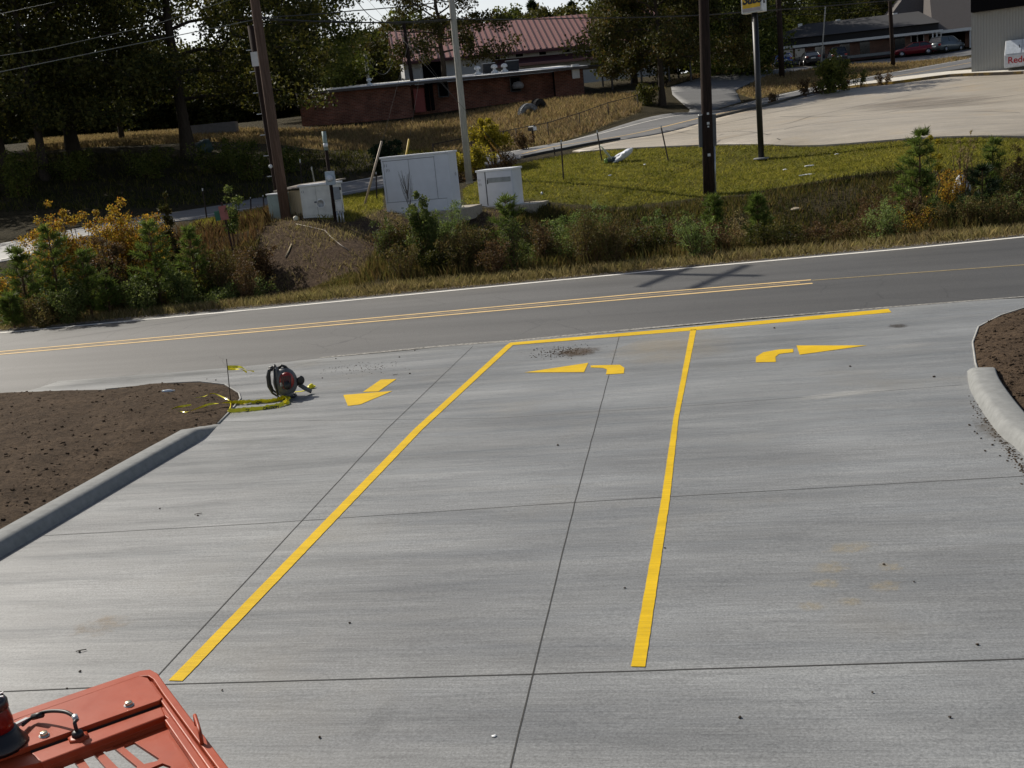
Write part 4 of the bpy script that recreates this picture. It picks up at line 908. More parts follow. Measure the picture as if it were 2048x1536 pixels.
# ------------------------------------------------------------------ fences and small roadside things
M['rust'] = simple('rusty steel', (.03, .02, .016), .8)
fp = [(1127, 1122, 355, 282, 47.5), (1205, 1194, 323, 262, 53), (1338, 1322, 321, 252, 51), (1110, 1108, 315, 295, 60), (414, 405, 441, 378, 47), (603+3, 600, 420, 320, 56), (640, 623, 380, 335, 50), (755-2, 752, 391, 345, 50), (501, 501, 418, 395, 52), (528, 526, 410, 391, 52)]
fl = ['dark steel fence post nearest the small cabinet', 'fence post beside the crumpled white bags', 'leaning fence post just left of the dark utility pole', 'short dark post at the end of the low kerb', 'thin leaning post at the left by the far road', 'dark post behind the plywood box', 'pale leaning stake behind the stained cabinet', 'dark post at the left side of the large cabinet', 'first short post by the far road left of the brown pole', 'second short post by the far road left of the brown pole']
for (x0, x1, y0, y1, Y), lb in zip(fp, fl):
    P = at(x0, Y); zt = topz(P, y1+(y0-proj(P)[1])*0)-P[2]; T = onY(x1, y1, Y)-P; t = thing('fence_post', lb, 'post', P, 0, 'loose fence posts')
    mb = MB(); mb.bar((0, 0, -.2), T, .07, .03); mb.bar(Vector((0, .02, -.2)), Vector(T)+Vector((0, .02, 0)), .02, .06); mb.obj('stake', M['rust'] if 'pale' not in lb else M['wood3'], t)
    MB().bar(Vector(T)*.94, Vector(T)*1.02, .08, .045).obj('tip', M['metal'], t)
# chain-link fence along the field
cf = [(870,320,68),(945,306,70),(1010,293,72),(1035,282,76),(1098,270,79),(1161,262,82),(1218,249,85),(1277,229,88)]
cfp = [at(x, Y) for x, _, Y in cf]; cfp[-1] = at(1277, 88)
t = thing('chain_link_fence', 'long low chain link fence along the brown field beyond the far road', 'fence', cfp[0]); o0 = np.array(cfp[0])
for P in cfp: MB().tube([P-o0+[0, 0, -.2], P-o0+[0, 0, 1.25]], .04, 6).obj('post', M['rust'], t)
MB().tube([P-o0+[0, 0, 1.2] for P in cfp], .028, 6).obj('top_rail', M['rust'], t)
cm = NT('chain link'); cm.base((.05, .05, .05)); cm.rough(.6); ck = cm.n('TexChecker'); co_ = cm.coord((1, 1, 1)); mp = cm.n('Mapping'); mp.inputs['Rotation'].default_value = (.0, math.radians(45), 0); cm.L(co_, mp.inputs[0])
mb = MB()
for a, b in zip(cfp, cfp[1:]):
    a = a-o0; b = b-o0; L_ = float(np.linalg.norm(b-a)); k = int(L_/.35)
    for i in range(-3, k):
        for s_ in (0, 1):
            u0_, u1_ = (i*.35)/L_, (i*.35+1.15)/L_
            za, zb = (.02, 1.17) if s_ == 0 else (1.17, .02)
            if u0_ < 0: za += (zb-za)*(-u0_)/(u1_-u0_); u0_ = 0
            if u1_ > 1: zb -= (zb-za)*(u1_-1)/(u1_-u0_); u1_ = 1
            mb.bar(a+(b-a)*u0_+[0, 0, za], a+(b-a)*u1_+[0, 0, zb], .008, .008)
mb.obj('mesh', M['rust'], t)
# mailbox
P = at(1068, 74); t = thing('mailbox', 'black mailbox on a short post by the far road', 'mailbox', P, .5); zt = topz(P, 262)-P[2]
MB().box((0, 0, zt/2), (.1, .1, zt)).obj('post', M['wood2'], t); mb = MB(); mb.prism([(math.cos(a)*.16-.0, -.3, zt+.12+max(0, math.sin(a))*.22-(0 if math.sin(a) > -.01 else .12)) for a in np.linspace(-.4, math.pi+.4, 12)], (0, 0, 0), (0, .62, 0)); b = mb.obj('box', simple('gloss black', (.01, .01, .011), .18), t)
MB().box((0, -.31, zt+.15), (.26, .02, .24)).obj('door', M['metal'], b); MB().box((.18, .1, zt+.3), (.02, .05, .22)).obj('flag', M['rust'], b)
# half-buried tractor tyres
def tyre(px, Y, rz, label, R_, cut, mat):
    P = at(px, Y); t = thing('buried_tyre', label, 'tyre', P, rz, 'half buried tractor tyres'); mb = MB(); n = 22; wv_ = .5; prof = [(R_*.55, -wv_/2), (R_*.85, -wv_*.6), (R_, -wv_/2), (R_*1.02, 0), (R_, wv_/2), (R_*.85, wv_*.6), (R_*.55, wv_/2), (R_*.6, 0)]
    V = []; m_ = len(prof)
    for i in range(n+1):
        a = math.pi*i/n*1.1-.05*math.pi
        for q, y in prof: V.append((math.cos(a)*q, y, math.sin(a)*q))
    mb.add(V, [[i*m_+j, i*m_+(j+1) % m_, (i+1)*m_+(j+1) % m_, (i+1)*m_+j] for i in range(n) for j in range(m_)], True); c = mb.obj('casing', mat, t)
    mb = MB()
    for i in range(1, 20):
        a = math.pi*i/20; 
        for s_ in (-1, 1): mb.bar((math.cos(a)*R_*1.03, 0, math.sin(a)*R_*1.03), (math.cos(a+.12)*R_*1.01, s_*wv_*.55, math.sin(a+.12)*R_*1.01), .09, .07)
    mb.obj('tread', mat, c)
tyre(1057, 93, .5, 'nearer half buried tyre painted pale grey', .85, 0, simple('painted tyre', (.16, .17, .18), .5, 0, .5, 4)); tyre(1077, 95, .9, 'farther half buried tyre, plain black', .9, 0, M['tyre'])
# teal barrel under trees
P = at(412, 79); t = thing('ribbed_drum', 'dark teal ribbed drum lying by the big trunk in the shade', 'drum', P, .3)
MB().lathe([(.0, -.7), (.62, -.7), (.66, -.45), (.60, -.4), (.68, -.1), (.62, -.05), (.66, .25), (.58, .32), (.5, .6), (0, .62)], 18, (0, 0, .38), Matrix.Rotation(1.2, 3, 'Y') @ Matrix.Scale(.8, 3)).obj('shell', simple('teal plastic', (.02, .045, .042), .6), t)
tag(MB().box((0, 0, 0), (4.5, 1.2, 1.1)).obj('low_wall', simple('pale block', (.2, .19, .19), .8)), 'pale low block wall seen past the big trunk', 'wall'); bpy.data.objects['low_wall'].location = at(425, 100)+np.array([0, 0, .45])
# crumpled bags by the fence post
P = at(1228, 52); t = thing('dumped_bags', 'crumpled white and dark plastic bags dumped on the mown grass', 'bag', P)
def crumple(name, c, s_, mat, par, seed, rot=(0, 0, 0), amp=.25):
    bm = bmesh.new(); bmesh.ops.create_icosphere(bm, subdivisions=3, radius=1); r_ = np.random.default_rng(seed); K = r_.normal(0, 2.6, (14, 3)); ph = r_.uniform(0, 6.3, 14)
    for v in bm.verts:
        d_ = sum(math.sin(K[i]@np.array(v.co)+ph[i]) for i in range(14))/14; v.co *= 1+amp*2.2*d_
    bmesh.ops.scale(bm, vec=s_, verts=bm.verts); bmesh.ops.rotate(bm, cent=(0, 0, 0), matrix=(Matrix.Rotation(rot[2], 3, 'Z') @ Matrix.Rotation(rot[1], 3, 'Y')), verts=bm.verts); bmesh.ops.translate(bm, vec=c, verts=bm.verts)
    me = bpy.data.meshes.new(name); bm.to_mesh(me); bm.free(); return link(name, me, mat, par)
wb = simple('white film', (.66, .68, .72), .35, 0, .06, 4)
crumple('white_bag', (.40, 0, .30), (.5, .3, .15), wb, t, 1, (0, -.5, 0), .5); crumple('dark_bag', (-.05, .05, .12), (.42, .32, .16), simple('dark film', (.02, .03, .03), .3), t, 2)
crumple('pale_flap', (-.30, 0, .45), (.05, .3, .5), simple('pale sheet', (.42, .46, .38), .6), t, 3, (0, -.62, 0), .12); crumple('green_bag', (-.35, -.1, .1), (.12, .1, .13), simple('green film', (.2, .3, .06), .4), t, 4)
# litter and rocks
def rock(px, Y, s_, col, label, name='rock', cat='rock', seed=1, group=None, dz=0.):
    P = at(px, Y); o = crumple(name, (0, 0, 0), s_, simple(name, col, .85, 0, .4, 12), None, seed, (0, 0, seed*.7), .3); o.location = (P[0], P[1], P[2]+s_[2]*.45+dz); tag(o, label, cat, group); return o
rock(1925, 34.4, (.30, .2, .36), (.50, .50, .50), 'grey white concrete rubble lump on the weedy bank at right', seed=5, dz=.25)
rock(1998, 33.2, (.22, .14, .12), (.5, .5, .5), 'small grey rubble chunk right of the larger lump', seed=6, dz=.3)
rock(1579, 31.6, (.16, .12, .14), (.17, .17, .19), 'pale ball of litter down in the dark ditch', 'litter_bag', 'litter', 7, dz=.5)
rock(1592, 37.6, (.2, .15, .07), (.3, .25, .18), 'small tan stone on the grass right of the dark pole', seed=8)
rock(1035, 42.5, (.55, .2, .06), (.6, .58, .5), 'pale concrete scrap right of the small cabinet', 'concrete_scrap', 'rubble', 9)
rock(592, 39.5, (.09, .09, .1), (.65, .62, .5), 'round cream stone at the foot of the plywood box', seed=10)
rock(1000, 53.5, (.3, .12, .16), (.62, .62, .6), 'scrap of white paper under the goldenrod', 'paper_scrap', 'litter', 11)
for i, (px, Y, a, b) in enumerate([(1620,45.5,.22,.07),(1570,45.8,.1,.05),(1614,41.5,.35,.05),(1674,47,.1,.04),(1220,47.5,.12,.05),(1290,50,.06,.04),(1384,57,.06,.04)]):
    P = at(px, Y); o = crumple('paper_scrap', (0, 0, 0), (a, b, .03), M['cabl'], None, 20+i, (0, 0, .1*i), .3); o.location = (P[0], P[1], P[2]+.04)
    tag(o, 'scrap of white paper on the mown grass bank', 'litter', 'white scraps on the mown grass')
P = at(1680, 33.9); o = MB().tube([(0, 0, .25), (.16, 0, .55)], .045, 10).obj('bottle', simple('cloudy bottle', (.4, .42, .38), .3)); o.location = P; tag(o, 'pale bottle standing in the weeds of the dark ditch bank', 'bottle')
# white pipe on the mound
Q = [hit(*p)+np.array([0, 0, .02]) for p in ((592,449),(620,455),(650,462),(662,475),(680,490),(698,502))]; o = MB().tube(Q, .014, 8).obj('white_pipe', simple('dirty white hose', (.30, .25, .2), .7)); tag(o, 'thin dirty white hose running down the dirt mound', 'hose')
Q = [hit(*p)+np.array([0, 0, .03]) for p in ((583,490),(577,505),(571,516))]; o = MB().tube(Q, .022, 6).obj('stick', M['ply']); tag(o, 'short tan stick lying on the dirt mound', 'stick')

# ------------------------------------------------------------------ vegetation
def rand_dirs(n, rg, zb=0.):
    d = rg.normal(0, 1, (n, 3)); d[:, 2] += zb; return d/np.linalg.norm(d, axis=1)[:, None]
def leafverts(P, ln, wd, rg, zb=0., D=None):
    n = len(P); D = rand_dirs(n, rg, zb) if D is None else D
    B = np.cross(D, rg.normal(0, 1, (n, 3))); B /= np.linalg.norm(B, axis=1)[:, None]+1e-9
    s = rg.uniform(.65, 1.35, n)[:, None]; L_ = ln*s; W_ = wd*s
    V = np.stack([P, P+D*L_*.5+B*W_*.5, P+D*L_, P+D*L_*.5-B*W_*.5], 1).reshape(-1, 3)
    return V
def quads(n): return np.arange(n*4).reshape(n, 4)
def leafmesh(name, P, ln, wd, rg, zb=0., D=None):
    return npmesh(name, leafverts(P, ln, wd, rg, zb, D), quads(len(P)))
def blobs(C, R, n, rg, shell=.5):
    """n points spread through ellipsoidal clumps with centres C and radii R"""
    k = rg.integers(0, len(C), n); d = rand_dirs(n, rg); rr = rg.uniform(shell, 1, n)**.6
    return C[k]+d*rr[:, None]*R[k]
M['bark'] = woodmat('dark bark', (.02, .016, .012), (.07, .055, .042)); M['bark2'] = woodmat('grey bark', (.05, .045, .035), (.15, .13, .10)); M['stem'] = woodmat('brown stem', (.05, .03, .018), (.14, .09, .05))
LM = {
 'oak': leafmat('dark oak leaves', [(.012, .020, .006), (.025, .036, .009), (.04, .055, .012), (.085, .085, .02), (.14, .12, .03)], .4),  # paler tail colours paint sun glints on scattered leaves
 'oak2': leafmat('olive oak leaves', [(0.034, 0.052, 0.011), (0.057, 0.081, 0.016), (0.103, 0.127, 0.023), (0.161, 0.161, 0.034)]),
 'rust': leafmat('rusty oak leaves', [(.016, .028, .008), (.032, .046, .010), (.06, .075, .015), (.03, .04, .01), (.12, .075, .025)]),
 'conif': leafmat('dark conifer', [(.012, .024, .012), (.022, .04, .016), (.035, .055, .02)], .2),
 'pine': leafmat('young pine needles', [(.045, .08, .016), (.09, .135, .026), (.17, .21, .055)], .45),
 'orange': leafmat('orange autumn leaves', [(.24, .08, .016), (.50, .26, .03), (.66, .44, .06), (.16, .15, .02), (.32, .06, .02), (.10, .12, .02), (.6, .40, .06), (.12, .14, .02), (.2, .19, .03), (.50, .33, .05)], .55),
 'brown': leafmat('brown weeds', [(.06, .035, .018), (.12, .075, .035), (.20, .14, .07), (.08, .075, .025), (.15, .07, .04)], .4),
 'green': leafmat('mid green leaves', [(.03, .055, .014), (.06, .095, .022), (.12, .15, .035), (.2, .22, .08)], .45),
 'light': leafmat('light green leaves', [(.09, .14, .035), (.15, .21, .06), (.24, .29, .11)], .5),
 'gold': leafmat('goldenrod', [(.10, .12, .015), (.25, .22, .02), (.42, .32, .03), (.5, .4, .05)], .4),
 'straw': leafmat('dry straw grass', [(0.188, 0.138, 0.069), (0.312, 0.237, 0.125), (0.475, 0.375, 0.213), (0.163, 0.163, 0.050)], .4, .7),
 'weedg': leafmat('weedy grass', [(0.040, 0.052, 0.014), (0.092, 0.092, 0.025), (0.172, 0.127, 0.046), (0.069, 0.098, 0.023), (0.127, 0.063, 0.029), (0.230, 0.172, 0.069)], .35, .7),
 'lawn': leafmat('mown grass', [(0.094, 0.100, 0.015), (0.156, 0.163, 0.020), (0.237, 0.237, 0.033), (0.300, 0.250, 0.062)], .5, .7),
 'field': leafmat('tall brown field grass', [(0.213, 0.138, 0.077), (0.312, 0.213, 0.125), (0.425, 0.312, 0.188), (0.188, 0.163, 0.062)], .4, .7),
}
def limb(mb, a, b, r0, r1, rg, wob=.08, n=5):
    a = np.array(a, float); b = np.array(b, float); L_ = np.linalg.norm(b-a); Q = []
    for i in range(n+1):
        s = i/n; p = a+(b-a)*s; p = p+rg.normal(0, wob*L_*.4, 3)*math.sin(math.pi*s); p[2] += .12*L_*math.sin(math.pi*s)*.5; Q.append(p)
    mb.tube(Q, [r0+(r1-r0)*i/n for i in range(n+1)], 7, False); return Q
def tree(label, P, Ht, R_, rt, seed, n, lf, mat, low=.25, group=None, squash=.8, cl=1.7, name='tree', bark=None, clear=None, lean_=(0, 0), twigs=True, cat='tree'):
    rg = np.random.default_rng(seed); t = thing(name, label, cat, P, 0, group); mb = MB()
    top = np.array([lean_[0], lean_[1], Ht*.92]); tq = []
    for i in range(9):
        s = i/8; tq.append(top*s+np.array([rg.normal(0, .12), rg.normal(0, .12), 0])*min(1, i)*s*1.5)
    rad = [rt*(1.45 if i == 0 else 1)*(1-.85*(i/8)**1.1) for i in range(9)]; tq[0] = np.array([0, 0, -.4]); mb.tube(tq, rad, 10, False)
    C = []; RR = []
    nb = int(9+R_*1.6)
    for k in range(nb):
        s = low+(1-low)*(k+.5)/nb*.95; base = top*s*1.; a = k*2.4+rg.uniform(-.4, .4)
        prof = math.sin(math.pi*min(1, (s-low)/(1-low)*.75+.28))**.7; rad_ = R_*prof*rg.uniform(.75, 1.1)
        drop = (-.18 if s < .5 else .25)*rad_; e = base+np.array([math.cos(a)*rad_, math.sin(a)*rad_, drop+rad_*.15])
        Q = limb(mb, base, e, rt*.38*(1-s*.5), rt*.06, rg)
        for j in (2, 3, 4, 5):
            for m_ in range(2):
                c = Q[j]+rg.normal(0, cl*.45, 3); limb(mb, Q[j], c, rt*.08, .015, rg, .1, 2) if twigs else None
                C.append(c); RR.append(np.array([1, 1, squash])*cl*rg.uniform(.55, 1.15))
    C = np.array(C); RR = np.array(RR); mb.obj('trunk', bark or M['bark'], t)
    Pp = blobs(C, RR, n, rg, .15)
    if clear: Pp = Pp[Pp[:, 2] > clear]
    link('crown', leafmesh('crown', Pp, lf, lf*.7, rg), mat, t); return t
def conifer(label, P, Ht, R_, seed, n, mat, group=None, lf=.5, name='pine_tree', low=.12):
    rg = np.random.default_rng(seed); t = thing(name, label, 'tree', P, 0, group); mb = MB(); mb.tube([(0, 0, -.3), (0, 0, Ht*.5), (0, 0, Ht)], [Ht*.018+.05, Ht*.011+.03, .03], 8, False)
    nb = int(Ht*4.5); Pp = []; per = max(1, n//nb)
    for k in range(nb):
        s = low+(1-low)*(k/nb); z = Ht*s; rad = R_*(1-s)**.75*rg.uniform(.55, 1.1)+.15; a = rg.uniform(0, 6.283); e = np.array([math.cos(a)*rad, math.sin(a)*rad, z-.12*rad+rg.uniform(0, .4)*rad])
        mb.tube([(0, 0, z), e], [.035, .01], 5, False); q = rg.uniform(.2, 1.05, per)[:, None]; Pp.append(np.array([0, 0, z])*(1-q)+e*q+rg.normal(0, .10+.12*rad*.5, (per, 3)))
    mb.obj('trunk', M['bark'], t); Pp = np.concatenate(Pp); link('crown', leafmesh('crown', Pp, lf, lf*.3, rg, .1), mat, t); return t
def sapling(label, P, Ht, R_, seed, mat, group='young pines in the roadside weeds', dens=1.):
    """young pine: whorls of upswept branches carrying long needle tufts"""
    rg = np.random.default_rng(seed); t = thing('pine_sapling', label, 'tree', P, 0, group); mb = MB(); mb.tube([(0, 0, -.2), (0, 0, Ht*.97)], [.03+.01*Ht, .012], 7, False)
    PP = []; DD = []; z = Ht*.08
    while z < Ht*.97:
        s = z/Ht; nb = int(rg.integers(5, 8))
        for k in range(nb):
            a = rg.uniform(0, 6.283); rad = R_*(.25+.75*(1-s))*min(1, (1.04-s)*5)*rg.uniform(.25, 1.15)+.06; e = np.array([math.cos(a)*rad, math.sin(a)*rad, z+rad*.55]); b = np.array([0, 0, z])
            mb.tube([b, (b+e)/2-[0, 0, .03*rad], e], [.014, .01, .006], 5, False)
            m_ = int((34+95*rad)*dens); q = rg.uniform(.25, 1., m_)[:, None]; pp = b*(1-q)+e*q; ax = (e-b)/np.linalg.norm(e-b)
            d = rand_dirs(m_, rg)*.75+ax*.75; d[:, 2] += .15; PP.append(pp); DD.append(d/np.linalg.norm(d, axis=1)[:, None])
        z += Ht*.075+.06
    m_ = int(60*dens); PP.append(np.tile([0, 0, Ht*.93], (m_, 1))+rg.normal(0, .02, (m_, 3))); d = rand_dirs(m_, rg, 1.); DD.append(d)
    mb.obj('trunk', M['stem'], t); PP = np.concatenate(PP); DD = np.concatenate(DD); link('needles', leafmesh('needles', PP, .19, .02, rg, 0, DD), mat, t); return t
def shrub(label, P, Ht, R_, seed, n, lf, mat, name='shrub', group=None, cat='shrub', stems=7, low=.1, tight=.25, mat2=None, asp=.65):
    rg = np.random.default_rng(seed); t = thing(name, label, cat, P, 0, group); mb = MB(); C = []; RR = []
    for k in range(stems):
        a = rg.uniform(0, 6.283); rad = R_*rg.uniform(.1, .95); hh_ = Ht*rg.uniform(.65, 1.) if k else Ht*.97; e = np.array([math.cos(a)*rad, math.sin(a)*rad, hh_*(1-.25*(rad/R_)**2)])
        Q = limb(mb, (e[0]*.15, e[1]*.15, -.15), e, .012+.006*Ht, .004, rg, .05, 6)
        for q in Q[1:]:
            if q[2] > Ht*low: C.append(q+rg.normal(0, tight*.4, 3)); RR.append(np.ones(3)*tight*rg.uniform(.6, 1.3)*(1 if q[2] < .8*Ht else .6))
    mb.obj('stems', M['stem'], t); C = np.array(C); RR = np.array(RR); Pp = blobs(C, RR, n, rg, .1); Pp[:, 2] = np.maximum(Pp[:, 2], .02)
    link('leaves', leafmesh('leaves', Pp, lf, lf*asp, rg), mat, t); return t
def blades(name, label, poly, n, h0, h1, w, mat, seed=1, lean_=.35, clump=0., wgt=None, kind='stuff', heads=None):
    rg = np.random.default_rng(seed); A = np.array([p[:2] for p in poly]); lo, hi = A.min(0), A.max(0); XY = []
    c = 0
    while c < n:
        q = rg.uniform(lo, hi, (n*2, 2)); q = q[inside(q[:, 0], q[:, 1], A)]
        if clump: 
            nn = np.sin(q[:, 0]*1.7+np.sin(q[:, 1]*1.3)*2)+np.sin(q[:, 1]*2.3+q[:, 0]*.6); q = q[rg.uniform(-2, 2, len(q)) < nn+clump]
        XY.append(q); c += len(q)
    q = np.concatenate(XY)[:n]; z = g(q[:, 0], q[:, 1])-.02; hgt = rg.uniform(h0, h1, n); a = rg.uniform(0, 6.283, n)
    B = np.stack([q[:, 0], q[:, 1], z], 1); s_ = np.stack([np.cos(a), np.sin(a), a*0], 1)*w/2
    ld = rg.normal(0, lean_, (n, 2)); T = B+np.stack([ld[:, 0]*hgt, ld[:, 1]*hgt, hgt], 1); Md = B+np.stack([ld[:, 0]*hgt*.35, ld[:, 1]*hgt*.35, hgt*.6], 1)
    V = np.stack([B-s_, B+s_, Md+s_*.8, T, Md-s_*.8], 1).reshape(-1, 3); F_ = np.arange(n*5).reshape(n, 5)
    o = link(name, npmesh(name, V, F_), mat); tag(o, label, None, None, kind); return o
# grass and weeds that nobody could count
def band(a, b, us): return [tuple(unuv(u, a+.05*u)) for u in us]+[tuple(unuv(u, b+.05*u)) for u in us[::-1]]
blades('dry_grass', 'dry tan grass fringe along the far side of the road', band(W1+.45, W1+1.55, [-30, -10, 12]), 22000, .10, .30, .016, LM['straw'], 1, .4, .9)
blades('dry_grass', 'low patchy grass at the road edge', band(W1+.2, W1+.6, [-30, -10, 12]), 5000, .04, .12, .016, LM['straw'], 2, .5, .2)
WR = band(W1+1.7, W1+6.6, [-11.3, -6, 2, 6, 12]); WL = band(W1+2.0, W1+6.5, [-30, -24, -16])
WB = [tuple(unuv(u, W1+4+.05*u)) for u in (-10.6, -4, 2, 8, 13)]+[tuple(at(2500, 38)[:2])]+[tuple(p[:2]) for p in H((2048,338),(1850,345),(1700,358),(1560,382),(1400,402),(1240,422),(1060,412))]
blades('weeds', 'tall mixed weeds filling the right ditch', WR, 30000, .12, .55, .022, LM['weedg'], 3, .22, 1.2)
blades('weeds', 'weeds on the ditch bank, coloured dark for shade', WB, 22000, .08, .32, .022, LM['oak'], 4, .3, .6)  # near-black leaf colour stands in for shade on the ditch face
blades('weeds', 'olive grass on the ditch bank', WB, 30000, .06, .28, .022, LM['weedg'], 14, .35, .9)
blades('weeds', 'tall weeds filling the left ditch', WL, 26000, .2, .75, .022, LM['weedg'], 5, .22, 1.2)
blades('weeds', 'brown weeds behind the left bushes', band(W1+3, W1+10, [-23, -19, -16.2]), 9000, .2, .7, .022, LM['brown'], 6, .3, .8)
blades('lawn_grass', 'mown green grass on the bank', LAWN, 60000, .04, .13, .03, LM['lawn'], 7, .6)
blades('lawn_grass', 'green grass by the cabinets', LAWN2, 22000, .05, .2, .026, LM['lawn'], 8, .5)
blades('lawn_grass', 'patchy grass at the mound foot', MOUTH, 7000, .04, .13, .02, LM['weedg'], 9, .5)
blades('field_grass', 'tall brown field grass', FIELD, 60000, .15, .5, .07, LM['field'], 10, .35, 1.)
blades('field_grass', 'brown grass on the traffic island', ISLE, 12000, .1, .35, .07, LM['field'], 11, .35)
blades('weeds', 'low weeds beyond the far road', [at(-300,60),at(0,58),at(340,57),at(500,60),at(760,68),at(1035,77),at(1150,82),at(1150,84),at(1035,82),at(760,84),at(400,76),at(0,76),at(-300,76)], 15000, .08, .35, .05, LM['oak'], 12, .4, .3)  # dark leaf colour stands in for the shade beneath the oaks
blades('weeds', 'sparse dry stalks on the dirt mound', MOUND, 6000, .04, .2, .016, LM['straw'], 13, .6, -.3)

def put(px, Y, ytop): P = at(px, Y); return P, topz(P, ytop)-P[2]
# --- near roadside plants: (kind, px, Y, ytop, radius, label, extra)
n_ = 100
def sp(px, Y, yt, R_, label, mat='pine', dens=1.):
    global n_; n_ += 1; P, h = put(px, Y, yt); return sapling(label, P, h, R_, n_, LM[mat], dens=dens)
def sh(px, Y, yt, R_, label, mat, n=3500, lf=.07, **k):
    global n_; n_ += 1; n = int(n*(1.5 if Y < 40 and mat != 'orange' else 1)); k.setdefault('stems', 11 if Y < 40 else 7); P, h = put(px, Y, yt); return shrub(label, P, h, R_, n_, n, lf, LM[mat], **k)
sp(62, 34.2, 490, .7, 'young pine at the far left, with its tip before the far road')
sp(128, 33.6, 452, .85, 'tallest dark young pine left of the orange bushes')
sp(185, 33.2, 500, .75, 'bushy young pine low in front of the orange leaves')
sp(222, 33.4, 560, .6, 'small young pine below the orange leaves', dens=.8)
sp(325, 33.8, 445, .85, 'tall green young pine in the middle of the left thicket')
sp(402, 34.6, 458, .75, 'slim green young pine left of the red sign stake')
sp(30, 33.0, 590, .5, 'short young pine in the lower left corner of the thicket', dens=.8)
sh(118, 36.2, 432, .8, 'leftmost orange leaved bush above the pine tip', 'orange', 6000, .07, tight=.3, stems=12)
sh(172, 36.8, 398, .7, 'tall orange bush with a fine spray top, third from the left', 'orange', 7200, .07, tight=.3, stems=12)
sh(215, 36.4, 425, .8, 'wide orange and red bush in the centre of the thicket', 'orange', 4200, .07, tight=.2)
sh(262, 37.0, 402, .7, 'orange bush right of the centre of the thicket', 'orange', 7200, .07, tight=.3, stems=12)
sh(318, 36.8, 402, .7, 'orange topped bush above the tall middle pine', 'orange', 6400, .07, tight=.3, stems=12)
sh(232, 34.8, 480, 1., 'reddish brown bush in front of the orange bushes', 'brown', 4500, .07)
sh(20, 34.6, 545, .9, 'orange tinted weed bush by the left frame edge', 'orange', 2600, .06)
sh(372, 36.6, 362, .35, 'narrow tall sapling with green top and orange foot', 'rust', 1500, .08, stems=3, tight=.16, name='young_tree', cat='tree')
sh(478, 37.6, 372, .42, 'thin young tree with glossy leaves beside the red sign', 'green', 900, .08, stems=3, tight=.2, low=.5, name='young_tree', cat='tree')
sh(290, 33.2, 560, .8, 'low dark green bramble under the middle pine', 'green', 3000, .06)
sh(455, 35.2, 500, .9, 'tangled brown bush beneath the red sign', 'brown', 3800, .06); sh(520, 36.4, 492, .8, 'brown scrub at the left side of the dirt mound', 'brown', 3400, .06)
sh(440, 33.2, 590, .9, 'low green creeping bush at the mound foot', 'green', 3000, .055, low=.02); sh(500, 34.2, 560, .7, 'pale green creeper on the slope beside the mound', 'light', 1500, .05, low=.02)
sh(95, 32.8, 600, .9, 'low dark weed bush by the road at left', 'weedg', 2600, .06)
sh(150, 33.0, 560, .9, 'dark green leafy bush under the tallest left pine', 'green', 3400, .06); sh(372, 33.6, 540, .8, 'dark leafy bush between the two right pines of the left thicket', 'green', 3400, .06)
# centre
sh(850, 34.0, 402, .62, 'dark glossy leaved bush in front of the large cabinet', 'green', 5200, .075, tight=.24)
sh(800, 35.2, 455, .8, 'reddish brown grass bush left of the glossy bush', 'brown', 4200, .06); sh(905, 36.4, 402, .7, 'pale feathery weed between the cabinets', 'light', 2800, .05)
sh(940, 34.6, 450, .8, 'brown and green weed clump left of the centre pine', 'weedg', 3600, .06); sh(975, 33.8, 490, .8, 'low brown weed clump below the small cabinet', 'brown', 3200, .06)
sp(1025, 35.0, 386, .75, 'slender young pine in front of the small cabinet')
sh(1100, 34.6, 440, .8, 'olive weed bush right of the centre pine', 'green', 3400, .055)
sh(1150, 35.4, 418, .75, 'light green feathery bush under the mown bank', 'light', 4200, .055); sh(1195, 35.8, 408, .7, 'taller light green feathery bush under the mown bank', 'light', 3800, .055)
sh(1250, 34.2, 450, .8, 'reddish weed clump right of the light green bushes', 'brown', 3600, .06); sh(1322, 34.8, 415, .42, 'narrow pale leaved weed left of the dark pole', 'light', 1400, .06, stems=4)
sh(1075, 33.0, 510, .7, 'low dark weed bush with pale stems by the road', 'green', 2400, .05); sh(1290, 33.0, 505, .8, 'low dark brown scrub by the road', 'brown', 2600, .05)
sh(900, 33.2, 500, .8, 'dark shaded bush at the bottom of the centre ditch', 'oak', 3600, .06)
sp(1432, 33.0, 390, .55, 'young pine at the foot of the dark utility pole'); sp(1520, 32.4, 392, .5, 'small conical young pine right of the dark pole')
sh(1478, 33.4, 430, .6, 'pale tangle of dead stems between the two pines', 'straw', 1400, .05)
sh(1385, 33.0, 450, .7, 'brown weed clump at the left of the dark pole foot', 'brown', 3000, .06); sh(1600, 32.2, 455, .8, 'low shaded brown brush in the right ditch', 'brown', 2600, .05)
# right
sp(1842, 32.0, 255, .95, 'tallest young pine on the right bank before the parking lot', 'pine', 1.3)
sh(1868, 33.2, 262, .35, 'thin weed with a curled yellow tip beside the tallest pine', 'gold', 500, .07, stems=3, tight=.1, low=.55, name='weed', cat='weed')
sh(1893, 33.6, 335, .55, 'orange brown bush right of the tallest pine', 'orange', 2600, .05, tight=.2)
sh(1925, 33.8, 245, .5, 'tall wispy grey weed against the parking lot', 'straw', 420, .05, stems=9, tight=.08, low=.5, name='weed', cat='weed')
sp(1965, 32.2, 330, .85, 'dark young pine right of the grey rubble lump', 'conif'); sp(1985, 34.6, 272, .5, 'young pine tip near the right frame edge', 'pine', .8)
sh(1800, 31.8, 395, .62, 'rounded light green bush low on the right bank', 'light', 3400, .055); sh(1840, 30.8, 425, .8, 'low bush with scattered orange berries by the road', 'orange', 1800, .04)
